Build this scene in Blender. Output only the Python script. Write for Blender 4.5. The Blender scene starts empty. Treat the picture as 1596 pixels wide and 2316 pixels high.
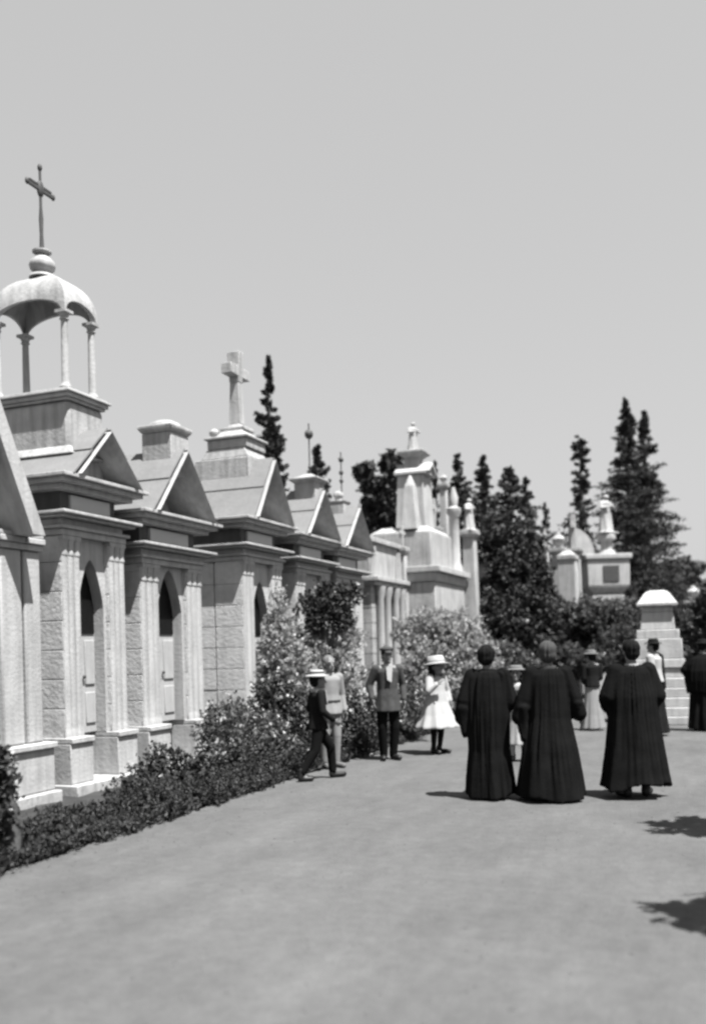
import bpy, math, random
import numpy as np
from mathutils import Vector, Matrix

# ------------------------------------------------------------------ camera
SC = bpy.context.scene
COL = SC.collection
R = math.radians
TH, ROLL, FPX, CZ = R(20.9), R(1.5), 2150.0, 1.65      # measured on the photograph (1596 px wide)
CXP, HYP, HPX = 798.0, 1470.0, 2316.0
cam = bpy.data.cameras.new('camera')
cam.sensor_fit = 'HORIZONTAL'; cam.sensor_width = 36.0
cam.lens = 36.0 * FPX / 1596.0
cam.shift_y = (HYP - HPX / 2) / 1596.0
cam.clip_start = 0.1; cam.clip_end = 3000
cam.dof.use_dof = True; cam.dof.focus_distance = 11.2; cam.dof.aperture_fstop = 1.0
co = bpy.data.objects.new('camera', cam); COL.objects.link(co)
co.matrix_world = Matrix.Translation((0, 0, CZ)) @ Matrix.Rotation(TH, 4, 'Z') @ Matrix.Rotation(R(90), 4, 'X') @ Matrix.Rotation(-ROLL, 4, 'Z')
SC.camera = co

# ------------------------------------------------------------------ world, sun, exposure
SUN_EL = R(66)
SUN_H = Vector((0.91, -0.41, 0)).normalized()          # horizontal direction towards the sun
w = bpy.data.worlds.new('World'); SC.world = w; w.use_nodes = True
nt = w.node_tree; nt.nodes.clear()
sky = nt.nodes.new('ShaderNodeTexSky'); sky.sky_type = 'NISHITA'; sky.sun_disc = False
sky.sun_elevation = SUN_EL; sky.sun_rotation = math.atan2(SUN_H.x, SUN_H.y)
sky.air_density = 1.0; sky.dust_density = 1.0; sky.ozone_density = 1.0
sep = nt.nodes.new('ShaderNodeSeparateColor')            # a plate sensitive to blue only
pw = nt.nodes.new('ShaderNodeMath'); pw.operation = 'POWER'; pw.inputs[1].default_value = 0.25
ml = nt.nodes.new('ShaderNodeMath'); ml.operation = 'MULTIPLY'; ml.inputs[1].default_value = 1.41
bg = nt.nodes.new('ShaderNodeBackground'); bg.inputs['Strength'].default_value = 0.10
out = nt.nodes.new('ShaderNodeOutputWorld')
nt.links.new(sky.outputs[0], sep.inputs[0]); nt.links.new(sep.outputs[2], pw.inputs[0])
nt.links.new(pw.outputs[0], ml.inputs[0]); nt.links.new(ml.outputs[0], bg.inputs['Color'])
nt.links.new(bg.outputs[0], out.inputs[0])
sl = bpy.data.lights.new('sun', 'SUN'); sl.energy = 5.0; sl.angle = R(0.6); sl.color = (1, 0.995, 0.985)
so = bpy.data.objects.new('sun', sl); COL.objects.link(so)
sd = Vector((SUN_H.x * math.cos(SUN_EL), SUN_H.y * math.cos(SUN_EL), math.sin(SUN_EL)))
so.rotation_euler = sd.to_track_quat('Z', 'Y').to_euler(); so.location = (10, 4, 30)
SC.view_settings.view_transform = 'Standard'; SC.view_settings.look = 'None'
SC.view_settings.exposure = 1.6; SC.view_settings.gamma = 1.0
SC.render.engine = 'CYCLES'
SC.cycles.filter_width = 2.7
SC.cycles.max_bounces = 4; SC.cycles.diffuse_bounces = 1

# ------------------------------------------------------------------ measuring helpers
def ray(x, y):
    u, v = x - CXP, -(y - HYP)
    c, s = math.cos(-ROLL), math.sin(-ROLL)
    u, v = c * u - s * v, s * u + c * v
    return Vector((math.cos(TH) * u / FPX - math.sin(TH), math.sin(TH) * u / FPX + math.cos(TH), v / FPX))
def at(x, y, D):                                         # the point D metres deep seen there
    return Vector((0, 0, CZ)) + ray(x, y) * D
def gnd(x, D):                                           # a ground point under column x at depth D
    p = at(x, 1455, D); return Vector((p.x, p.y, 0))
def hz(y, x, D):                                         # height of pixel row y at depth D
    return at(x, y, D).z

# ------------------------------------------------------------------ materials
def mat(name, c, rough=0.85, var=0.15, scale=4.0, bump=0.0, bscale=30.0, stain=0.0, island=0.0, transl=0.0, spec=0.25):
    m = bpy.data.materials.new(name); m.use_nodes = True
    t = m.node_tree; N = t.nodes; L = t.links
    b = N['Principled BSDF']; b.inputs['Roughness'].default_value = rough
    b.inputs['Specular IOR Level'].default_value = spec
    tc = N.new('ShaderNodeTexCoord')
    n = N.new('ShaderNodeTexNoise'); n.inputs['Scale'].default_value = scale; n.inputs['Detail'].default_value = 6; n.inputs['Roughness'].default_value = 0.6
    L.new(tc.outputs['Object'], n.inputs['Vector'])
    mr = N.new('ShaderNodeMapRange'); mr.inputs[1].default_value = 0.3; mr.inputs[2].default_value = 0.7
    mr.inputs[3].default_value = c * (1 - var); mr.inputs[4].default_value = c * (1 + var)
    L.new(n.outputs['Fac'], mr.inputs[0])
    val = mr.outputs[0]
    def mul(a, bsock):
        q = N.new('ShaderNodeMath'); q.operation = 'MULTIPLY'; L.new(a, q.inputs[0]); L.new(bsock, q.inputs[1]); return q.outputs[0]
    if stain:                                            # vertical weather streaks
        mp = N.new('ShaderNodeMapping'); mp.inputs['Scale'].default_value = (9, 9, 0.7); L.new(tc.outputs['Object'], mp.inputs[0])
        n2 = N.new('ShaderNodeTexNoise'); n2.inputs['Scale'].default_value = 1.3; n2.inputs['Detail'].default_value = 4; L.new(mp.outputs[0], n2.inputs['Vector'])
        m2 = N.new('ShaderNodeMapRange'); m2.inputs[1].default_value = 0.35; m2.inputs[2].default_value = 0.6
        m2.inputs[3].default_value = 1 - stain; m2.inputs[4].default_value = 1; L.new(n2.outputs['Fac'], m2.inputs[0])
        val = mul(val, m2.outputs[0])
    if island:
        g = N.new('ShaderNodeNewGeometry')
        m3 = N.new('ShaderNodeMapRange'); m3.inputs[3].default_value = 1 - island; m3.inputs[4].default_value = 1 + island
        L.new(g.outputs['Random Per Island'], m3.inputs[0]); val = mul(val, m3.outputs[0])
    L.new(val, b.inputs['Base Color'])
    if bump:
        n4 = N.new('ShaderNodeTexNoise'); n4.inputs['Scale'].default_value = bscale; n4.inputs['Detail'].default_value = 5
        L.new(tc.outputs['Object'], n4.inputs['Vector'])
        bp = N.new('ShaderNodeBump'); bp.inputs['Strength'].default_value = bump; bp.inputs['Distance'].default_value = 0.02
        L.new(n4.outputs['Fac'], bp.inputs['Height']); L.new(bp.outputs[0], b.inputs['Normal'])
    if transl:
        b.inputs['Subsurface Weight'].default_value = 0
        tr = N.new('ShaderNodeBsdfTranslucent'); L.new(val, tr.inputs[0])
        mx = N.new('ShaderNodeMixShader'); mx.inputs[0].default_value = transl
        L.new(b.outputs[0], mx.inputs[1]); L.new(tr.outputs[0], mx.inputs[2]); L.new(mx.outputs[0], N['Material Output'].inputs[0])
    return m
M = {
 'marble': mat('white_marble', 0.32, 0.7, 0.14, 2.2, 0.3, 25, 0.2),
 'marble_b': mat('weathered_marble', 0.31, 0.75, 0.2, 2.0, 0.35, 22, 0.28),
 'rustic': mat('rough_limestone', 0.43, 0.9, 0.16, 4.0, 0.4, 20, 0.12),
 'roofst': mat('roof_stone', 0.14, 0.85, 0.10, 2.0, 0.35, 18, 0.08),
 'tablet': mat('polished_tablet', 0.36, 0.5, 0.05, 3.0),
 'door': mat('pale_door', 0.3, 0.7, 0.08, 5, 0.1, 30, 0.1),
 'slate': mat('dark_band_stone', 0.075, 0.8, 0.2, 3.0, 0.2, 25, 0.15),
 'recess_shade': mat('painted_recess_shade', 0.006, 0.5, 0.2, 8, spec=0.1),  # near-black colour that paints the shade inside the door arches
 'iron': mat('dark_iron', 0.05, 0.6, 0.2, 8),
 'path': None,
 'soil': mat('bed_soil', 0.028, 0.95, 0.35, 3.0, 0.8, 20),
 'earth': mat('dry_earth', 0.065, 0.95, 0.2, 0.5, 0.4, 8),
 'conifer': mat('conifer_leaf', 0.03, 0.8, 0.3, 1.2, island=0.55),
 'conifer_g': mat('conifer_leaf_grey', 0.03, 0.8, 0.3, 1.2, island=0.6),
 'dark': mat('dark_leaf', 0.026, 0.7, 0.3, 1.5, island=0.7),
 'mid': mat('mid_leaf', 0.065, 0.7, 0.3, 1.2, island=0.6, transl=0.3),
 'pale': mat('pale_leaf', 0.27, 0.7, 0.25, 1.2, island=0.45, transl=0.45),
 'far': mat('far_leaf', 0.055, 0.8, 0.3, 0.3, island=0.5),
 'bloom': mat('white_petal', 0.25, 0.7, 0.1, 3.0, island=0.3),
 'bark': mat('bark', 0.06, 0.9, 0.3, 6.0, 0.6, 20),
 'black': mat('black_wool', 0.0062, 0.95, 0.3, 5.0, 0.2, 60, spec=0.03),
 'black2': mat('black_serge', 0.0105, 0.95, 0.25, 5.0, 0.2, 60, spec=0.03),
 'jacket': mat('grey_tweed', 0.034, 0.9, 0.25, 14.0, 0.2, 80),
 'trouser': mat('dark_trouser', 0.006, 0.95, 0.2, 6.0, spec=0.03),
 'palecl': mat('pale_flannel', 0.17, 0.9, 0.08, 8.0, 0.1, 60),
 'white': mat('white_cotton', 0.27, 0.85, 0.05, 6.0, 0.1, 50),
 'straw': mat('straw_felt', 0.1, 0.9, 0.12, 12.0, 0.2, 60),
 'skin': mat('skin', 0.14, 0.6, 0.08, 10.0),
 'hair': mat('dark_hair', 0.009, 0.85, 0.4, 30.0, 0.6, 60, spec=0.05),
 'eye': mat('eye_dark', 0.03, 0.3, 0.1, 5.0),
 'lip': mat('lip', 0.16, 0.6, 0.1, 5.0),
 'leather': mat('black_leather', 0.012, 0.45, 0.2, 6.0),
 'stripe': mat('dark_stripe', 0.03, 0.9, 0.1, 6.0),
}
def path_mat():
    m = bpy.data.materials.new('gravel_path'); m.use_nodes = True
    t = m.node_tree; N = t.nodes; L = t.links; b = N['Principled BSDF']; b.inputs['Roughness'].default_value = 0.95
    b.inputs['Specular IOR Level'].default_value = 0.1
    tc = N.new('ShaderNodeTexCoord')
    def noise(sc, det, lo, hi, a, bb, vec=None):
        n = N.new('ShaderNodeTexNoise'); n.inputs['Scale'].default_value = sc; n.inputs['Detail'].default_value = det; n.inputs['Roughness'].default_value = 0.65
        L.new(vec or tc.outputs['Object'], n.inputs['Vector'])
        r = N.new('ShaderNodeMapRange'); r.inputs[1].default_value = lo; r.inputs[2].default_value = hi; r.inputs[3].default_value = a; r.inputs[4].default_value = bb
        L.new(n.outputs['Fac'], r.inputs[0]); return r.outputs[0], n
    def mul(a, c):
        q = N.new('ShaderNodeMath'); q.operation = 'MULTIPLY'; L.new(a, q.inputs[0]); L.new(c, q.inputs[1]); return q.outputs[0]
    mp = N.new('ShaderNodeMapping'); mp.inputs['Scale'].default_value = (1.0, 0.35, 1); L.new(tc.outputs['Object'], mp.inputs[0])
    a, _ = noise(0.55, 5, 0.3, 0.7, 0.070, 0.091)
    c, _ = noise(2.2, 7, 0.35, 0.65, 0.88, 1.09, mp.outputs[0])      # wheel and foot wear along the way
    d, _ = noise(9, 8, 0.32, 0.68, 0.88, 1.10)
    e, nb = noise(60, 4, 0.30, 0.45, 0.62, 1.0)
    L.new(mul(mul(a, c), mul(d, e)), b.inputs['Base Color'])
    bp = N.new('ShaderNodeBump'); bp.inputs['Strength'].default_value = 0.5; bp.inputs['Distance'].default_value = 0.02
    n5 = N.new('ShaderNodeTexNoise'); n5.inputs['Scale'].default_value = 30; n5.inputs['Detail'].default_value = 8
    L.new(tc.outputs['Object'], n5.inputs['Vector']); L.new(n5.outputs['Fac'], bp.inputs['Height']); L.new(bp.outputs[0], b.inputs['Normal'])
    return m
M['path'] = path_mat()

# ------------------------------------------------------------------ mesh helpers
class MB:
    def __init__(s): s.v = []; s.f = []
    def add(s, vs, fs):
        o = len(s.v); s.v += [tuple(p) for p in vs]; s.f += [tuple(i + o for i in f) for f in fs]; return s
    def box(s, x0, x1, y0, y1, z0, z1):
        return s.add([(x0,y0,z0),(x1,y0,z0),(x1,y1,z0),(x0,y1,z0),(x0,y0,z1),(x1,y0,z1),(x1,y1,z1),(x0,y1,z1)],
                     [(0,3,2,1),(4,5,6,7),(0,1,5,4),(1,2,6,5),(2,3,7,6),(3,0,4,7)])
    def frust(s, c, z0, z1, a0, b0, a1, b1):               # rectangular frustum, half sizes
        x, y = c
        return s.add([(x-a0,y-b0,z0),(x+a0,y-b0,z0),(x+a0,y+b0,z0),(x-a0,y+b0,z0),(x-a1,y-b1,z1),(x+a1,y-b1,z1),(x+a1,y+b1,z1),(x-a1,y+b1,z1)],
                     [(0,3,2,1),(4,5,6,7),(0,1,5,4),(1,2,6,5),(2,3,7,6),(3,0,4,7)])
    def prism(s, poly, d):                                 # poly: 3-D loop, extruded by vector d
        n = len(poly); d = Vector(d); P = [Vector(p) for p in poly]
        nrm = Vector((0,0,0))
        for i in range(n): nrm += P[i].cross(P[(i+1) % n])
        if nrm.dot(d) > 0: P = P[::-1]
        return s.add(P + [p + d for p in P], [tuple(range(n)), tuple(range(2*n-1, n-1, -1))] + [(i, i+n, (i+1) % n + n, (i+1) % n) for i in range(n)])
    def lathe(s, prof, c, n=20, ex=1.0, ey=1.0, lob=0, la=0.0):   # prof: (r, z)
        vs = []; fs = []
        for r, z in prof:
            for k in range(n):
                a = 2*math.pi*k/n; q = r*(1 + la*math.cos(lob*a))
                vs.append((c[0]+q*ex*math.cos(a), c[1]+q*ey*math.sin(a), c[2]+z))
        m = len(prof)
        for j in range(m-1):
            for k in range(n): fs.append((j*n+k, j*n+(k+1) % n, (j+1)*n+(k+1) % n, (j+1)*n+k))
        fs.append(tuple(range(n-1, -1, -1))); fs.append(tuple((m-1)*n+k for k in range(n)))
        return s.add(vs, fs)
    def tube(s, pts, rad, n=8):
        P = [Vector(p) for p in pts]; vs = []; fs = []; m = len(P)
        for j in range(m):
            t = (P[min(j+1, m-1)] - P[max(j-1, 0)]).normalized()
            u = t.cross(Vector((0.3, 0.2, 1)) if abs(t.z) < 0.95 else Vector((1, 0, 0))).normalized(); q = t.cross(u)
            r = rad[j] if isinstance(rad, (list, tuple)) else rad
            for k in range(n):
                a = 2*math.pi*k/n; vs.append(P[j] + (u*math.cos(a) + q*math.sin(a))*r)
        for j in range(m-1):
            for k in range(n): fs.append((j*n+k, j*n+(k+1) % n, (j+1)*n+(k+1) % n, (j+1)*n+k))
        fs.append(tuple(range(n-1, -1, -1))); fs.append(tuple((m-1)*n+k for k in range(n)))
        return s.add(vs, fs)
    def capsule(s, p0, r0, p1, r1, n=14, ex=1.0):
        P0, P1 = Vector(p0), Vector(p1); t = (P1-P0)
        if t.length < 1e-6: t = Vector((0,0,1e-4))
        t.normalize()
        u = t.cross(Vector((0, 1, 0)) if abs(t.y) < 0.9 else Vector((1, 0, 0))).normalized(); q = t.cross(u)
        rings = [(P0, r0, -a) for a in (85, 60, 35, 12)] + [(P1, r1, a) for a in (12, 35, 60, 85)]
        vs = []; fs = []
        for c, r, a in rings:
            for k in range(n):
                b = 2*math.pi*k/n
                vs.append(c + t*r*math.sin(R(a)) + (u*math.cos(b)*ex + q*math.sin(b))*r*math.cos(R(a)))
        m = len(rings)
        for j in range(m-1):
            for k in range(n): fs.append((j*n+k, j*n+(k+1) % n, (j+1)*n+(k+1) % n, (j+1)*n+k))
        fs.append(tuple(range(n-1, -1, -1))); fs.append(tuple((m-1)*n+k for k in range(n)))
        return s.add(vs, fs)
    def ell(s, c, r, rot=None, n=18, m=12):
        vs = []; fs = []
        for j in range(m+1):
            th = -90 + 178.0*j/m + 1
            for k in range(n):
                a = 2*math.pi*k/n
                p = Vector((r[0]*math.cos(R(th))*math.cos(a), r[1]*math.cos(R(th))*math.sin(a), r[2]*math.sin(R(th))))
                if rot: p = rot @ p
                vs.append(Vector(c) + p)
        for j in range(m):
            for k in range(n): fs.append((j*n+k, j*n+(k+1) % n, (j+1)*n+(k+1) % n, (j+1)*n+k))
        fs.append(tuple(range(n-1, -1, -1))); fs.append(tuple(m*n+k for k in range(n)))
        return s.add(vs, fs)
    def loft(s, rings):                                    # rings: list of equal length loops, bottom to top
        n = len(rings[0]); vs = [p for r in rings for p in r]; fs = []
        for j in range(len(rings)-1):
            for k in range(n): fs.append((j*n+k, j*n+(k+1) % n, (j+1)*n+(k+1) % n, (j+1)*n+k))
        fs.append(tuple(range(n-1, -1, -1))); fs.append(tuple((len(rings)-1)*n+k for k in range(n)))
        return s.add(vs, fs)
    def build(s, name, m, parent=None, smooth=35, bevel=0.0, loc=None):
        me = bpy.data.meshes.new(name); me.from_pydata(s.v, [], s.f); me.update()
        me.materials.append(m)
        if smooth:
            me.polygons.foreach_set('use_smooth', [True]*len(me.polygons)); me.set_sharp_from_angle(angle=R(smooth))
        o = bpy.data.objects.new(name, me); COL.objects.link(o)
        if parent is not None: o.parent = parent
        if loc is not None: o.location = loc
        if bevel:
            bv = o.modifiers.new('bevel', 'BEVEL'); bv.width = bevel; bv.segments = 2; bv.limit_method = 'ANGLE'; bv.angle_limit = R(40)
        return o
def tag(o, label=None, cat=None, group=None, kind=None):
    if label: o['label'] = label
    if cat: o['category'] = cat
    if group: o['group'] = group
    if kind: o['kind'] = kind
    return o
def empty(name, loc, label, cat, group=None, rz=0.0):
    o = bpy.data.objects.new(name, None); COL.objects.link(o); o.location = loc; o.rotation_euler = (0, 0, rz)
    o.empty_display_size = 0.2
    return tag(o, label, cat, group)
def copy_tree(o, parent=None):
    c = o.copy(); COL.objects.link(c)
    if parent is not None: c.parent = parent
    for ch in list(o.children): copy_tree(ch, c)
    return c

# ------------------------------------------------------------------ ground, path, beds
def sheet(name, x0, x1, y0, y1, z, m, nx=2, ny=2, amp=0.0, edge=0.0, seed=0):
    rg = np.random.default_rng(seed); b = MB(); vs = []; fs = []
    for j in range(ny+1):
        for i in range(nx+1):
            x = x0 + (x1-x0)*i/nx; y = y0 + (y1-y0)*j/ny
            dx = 0
            if edge and i in (0, nx): dx = edge*(rg.random()-0.5)*2
            vs.append((x+dx, y, z + (amp*rg.random() if amp else 0)))
    for j in range(ny):
        for i in range(nx): a = j*(nx+1)+i; fs.append((a, a+1, a+nx+2, a+nx+1))
    b.add(vs, fs); o = b.build(name, m, smooth=180); return tag(o, kind='structure')
sheet('ground', -900, 900, -300, 1500, -0.02, M['earth'])
sheet('path', -5.17, 3.4, -6, 46, 0.0, M['path'], 1, 240, edge=0.05, seed=2)
sheet('flower_bed', -9.9, -5.22, -2, 46, 0.004, M['soil'], 24, 200, amp=0.03, edge=0.05, seed=3)
sheet('verge', 3.45, 12, -6, 46, 0.004, M['soil'], 24, 90, amp=0.04, edge=0.06, seed=4)

# ------------------------------------------------------------------ mausoleums
XF = -7.2                                                  # plane of the pilaster fronts
def arch_wall(b, xf, xb, y0, y1, z0, z1, yc, hw, zs, za, n=10):
    L = [(yc-hw, z0), (yc-hw, zs)]
    for k in range(1, n+1):
        t = k/n; L.append((yc-hw*(1 - t**1.25), zs + (za-zs)*(1-(1-t)**1.55)))
    for (sg, ye) in ((1, y0), (-1, y1)):
        for (ya, za_), (yb, zb_) in zip(L, L[1:]):
            if sg < 0: ya, yb = 2*yc-ya, 2*yc-yb
            q = [(xf, ye, za_), (xf, ya, za_), (xf, yb, zb_), (xf, ye, zb_)]
            b.add(q, [(0,1,2,3) if sg > 0 else (3,2,1,0)])
            j = [(xf, ya, za_), (xb, ya, za_), (xb, yb, zb_), (xf, yb, zb_)]
            b.add(j, [(0,1,2,3) if sg > 0 else (3,2,1,0)])
    b.add([(xf, y0, za), (xf, y1, za), (xf, y1, z1), (xf, y0, z1)], [(0,1,2,3)])

def courses(b, x0, x1, y0, y1, z0, z1, h=0.35, seed=1):
    rg = random.Random(seed); z = z0; b.box(x0+.02, x1-.02, y0+.02, y1-.02, z0, z1)
    while z < z1-0.02:
        t = min(z+h, z1); x = x1
        while x > x0+.05:                                  # broken joints within the course
            e = x - rg.uniform(.45, .8)
            if e < x0+.25: e = x0
            d = rg.uniform(0, .014)
            b.box(e+.006, x-.006, y0+d, y1-d, z+.009, t-.009); x = e
        z = t

def chapel(name, c, wd, label, depth=2.3, plinth=0.69, zc=3.80, apex=4.45, m='marble', pw=None, pc=None, hip=True, seed=0, zdoor=2.86):
    """one front: stepped plinth, paired clusters of three engaged columns, entablature, attic and steep pediment"""
    r = empty(name, (XF, c, 0), label, 'mausoleum', 'mausoleums in a row along the path')
    A = M[m]; hw = wd/2; pw = pw or wd*0.92; po = (pc if pc is not None else c) - c
    xb = -depth; z3 = zc - 0.7                              # bottom of the architrave
    b = MB(); b.box(xb, 0.20, -hw-.10, hw+.10, 0, 0.14); b.build('step', M['marble_b'], r, bevel=.012)
    b = MB(); gw = wd*0.27
    for s in (-1, 1):
        y0, y1 = sorted((s*(hw+.05), s*(hw-gw-.04)))
        b.box(-.32, .08, y0, y1, .143, plinth-.07); b.box(-.33, .11, y0-.0, y1+.0, plinth-.067, plinth)
    b.box(xb, -.335, -hw-.03, hw+.03, .143, plinth)
    b.build('plinth', A, r, bevel=.01)
    b = MB(); courses(b, xb, -.56, -hw, hw, plinth+.003, z3-.003, seed=seed)
    b.build('wall', M['rustic'], r)
    op = hw-gw                                             # half of the opening between the clusters
    b = MB(); arch_wall(b, -.09, -.245, -op-.02, op+.02, plinth, z3, 0, op*0.86, zdoor-.60, zdoor)
    b.build('door_surround', A, r)
    b = MB(); b.box(-.548, -.243, -op, op, plinth, z3-.01)
    for s in (-1, 1):
        for (za, zb) in ((plinth+.12, 1.2), (1.3, 1.86)):
            ya, yb = sorted((s*.04, s*(op*.8))); b.box(-.25, -.225, ya, yb, za, zb)
    d = b.build('door', M['door'], r, bevel=.008)
    b = MB(); wy = op*.82; N8 = [i/8 for i in range(1, 9)]; LL = [(-wy*(1-t**1.25), zdoor-.62+.58*(1-(1-t)**1.55)) for t in N8]
    P_ = [(-wy, zdoor-.92), (wy, zdoor-.92), (wy, zdoor-.62)] + [(-y, z) for y, z in LL[:-1]] + LL[::-1] + [(-wy, zdoor-.62)]
    b.prism([(-.242, y, z) for y, z in P_], (.012, 0, 0)); b.build('shade_panel', M['recess_shade'], r)  # black pointed panel standing in for shade in the upper door recess
    kb = MB(); kb.ell((-.215, .0, 1.4), (.02, .025, .025), n=10, m=6); kb.build('handle', M['iron'], d)
    rr = gw/3/2
    for s in (-1, 1):
        b = MB(); y0, y1 = sorted((s*hw, s*(hw-gw))); b.box(-.54, -rr*.62-.012, y0+.012, y1-.012, plinth+.003, z3-.003); zz = plinth+.003
        while zz < z3-.05:                                 # rough courses with open joints
            ze = min(zz+.35, z3-.003); b.box(-.545, -rr*.62, y0+.004, y1-.004, zz, ze-.014); zz = ze
        # coursed return of the pier
        b.build('pier', M['rustic'], r, bevel=.004)
        for k in range(3):
            yy = s*(hw - rr - k*2*rr)
            b = MB()
            b.lathe([(rr*1.1, plinth), (rr*1.15, plinth+.05), (rr*.95, plinth+.09), (rr*.93, plinth+.12), (rr*.86, z3-.3), (rr*.86, z3-.24)], (-rr*.55, yy, 0), 16, ex=.5)
            p = b.build('pilaster', A, r)
            b = MB()
            b.lathe([(rr*.9, z3-.24), (rr*1.02, z3-.22), (rr*.85, z3-.19), (rr*.95, z3-.1), (rr*1.2, z3-.055)], (-rr*.55, yy, 0), 16, ex=.6, lob=8, la=.06)
            b.box(-rr*1.2, rr*.16, yy-rr*.97, yy+rr*.97, z3-.055, z3-.004)
            b.build('capital', A, p)
    def ring(b, z0, z1, p, pf=None):
        b.box(xb, p if pf is None else pf, -hw-p, hw+p, z0, z1)
    b = MB(); ring(b, z3, z3+.075, .01); ring(b, z3+.078, z3+.118, .05); b.build('architrave', A, r, bevel=.006)
    b = MB(); ring(b, z3+.121, z3+.20, -.02); ring(b, z3+.203, z3+.235, .10); ring(b, z3+.238, z3+.275, .17); b.build('ledge', A, r, bevel=.008)
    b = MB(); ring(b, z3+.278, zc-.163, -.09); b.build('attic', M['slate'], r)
    b = MB(); b.box(-.095, -.05, -hw*.62, hw*.62, z3+.31, zc-.19); b.build('tablet', M['tablet'], r, bevel=.006)
    b = MB(); ring(b, zc-.16, zc-.10, .08); ring(b, zc-.097, zc-.045, .18); ring(b, zc-.042, zc, .24); b.build('cornice', A, r, bevel=.006)
    # pediment
    g = pw/2; th = .075
    b = MB(); b.prism([(-.42, po-g+.05, zc+.003), (-.42, po+g-.05, zc+.003), (-.42, po, apex-.11)], (.06, 0, 0)); b.build('tympanum', M['marble'], r)
    b = MB(); b.prism([(-.358, po-g*.36, zc+.05), (-.358, po+g*.36, zc+.05), (-.358, po, zc+(apex-zc)*.62)], (.022, 0, 0)); b.build('relief', A, r, bevel=.006)
    for s in (-1, 1):
        e = Vector((0, po+s*(g+.06), zc+.004)); t = Vector((0, po, apex)); d = (t-e).normalized()
        nn = Vector((0, -d.z*-s if False else s*d.z, abs(d.y)))    # outward normal of the slope
        nn.normalize()
        b = MB()
        P = lambda base, x, o: (x, base.y + nn.y*o, base.z + nn.z*o)
        for (xo_t, xo_b, o0, o1) in ((.29, .19, -th, 0),):
            ev = []
            for base, top in ((e, t),):
                def pts(q, apexq):
                    res = []
                    for (x, o) in ((-.45, o0), (xo_b, o0), (xo_t, o1), (-.45, o1)):
                        if apexq:                          # meet on the centre line
                            k = o/nn.z; res.append((x, po - s*.001, t.z + k))
                        else:
                            kk = o; res.append((x, e.y + nn.y*kk if False else e.y + (0 if o1 else 0) + s*0 + (nn.y*kk), max(e.z + nn.z*kk, zc+.003)))
                    return res
                a0, a1 = pts(e, False), pts(t, True)
            vs = a0 + a1
            fs = [(0,1,2,3), (7,6,5,4)] + [(i, i+4, (i+1) % 4 + 4, (i+1) % 4) for i in range(4)]
            if s > 0: fs = [f[::-1] for f in fs]
            b.add(vs, fs)
        b.build('raking_cornice', A, r)
    # roof: gable running back from the pediment, hipped behind
    b = MB(); xr = xb*.62 if hip else xb
    ey = g+.10; k = .012
    vs = [(.20, po-ey, zc+.02), (.20, po+ey, zc+.02), (.20, po, apex+k), (xb-.05, po-ey, zc+.02), (xb-.05, po+ey, zc+.02), (xr, po, apex+k)]
    fs = [(0,2,5,3), (1,4,5,2), (3,5,4), (0,3,4,1), (0,1,2)]
    vs = [(x if x < .1 else -.455, y, z) for x, y, z in vs]
    b.add(vs, fs); rf = b.build('roof', M['roofst'], r, smooth=20)
    b = MB()                                               # coping slabs over the slope, with a lap joint
    for s in (-1, 1):
        d = Vector((0, -s*g, apex-zc)).normalized(); nv = Vector((0, s*d.z, abs(d.y)))
        for (t0, t1, off) in ((-.06, .5, .012), (.48, 1.0, .03)):
            pe = Vector((0, po+s*ey, zc+.02)); pt = Vector((0, po, apex+k))
            q0, q1 = pe.lerp(pt, t0), pe.lerp(pt, t1)
            xa = .245; x0 = xb*.98; x1 = xr if t1 == 1.0 else (xb*.9+xr*.1)
            q = [(xa, q0.y, q0.z), (xa, q1.y, q1.z), (x1, q1.y, q1.z), (x0, q0.y, q0.z)]
            v = [Vector(p)+nv*off for p in q] + [Vector(p)+nv*(off+.02) for p in q]
            f = [(3,2,1,0), (4,5,6,7), (0,1,5,4), (1,2,6,5), (2,3,7,6), (3,0,4,7)]
            if s < 0: f = [x[::-1] for x in f]
            b.add(v, f)
    b.build('coping', M['roofst'], rf, smooth=20)
    return r

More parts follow.
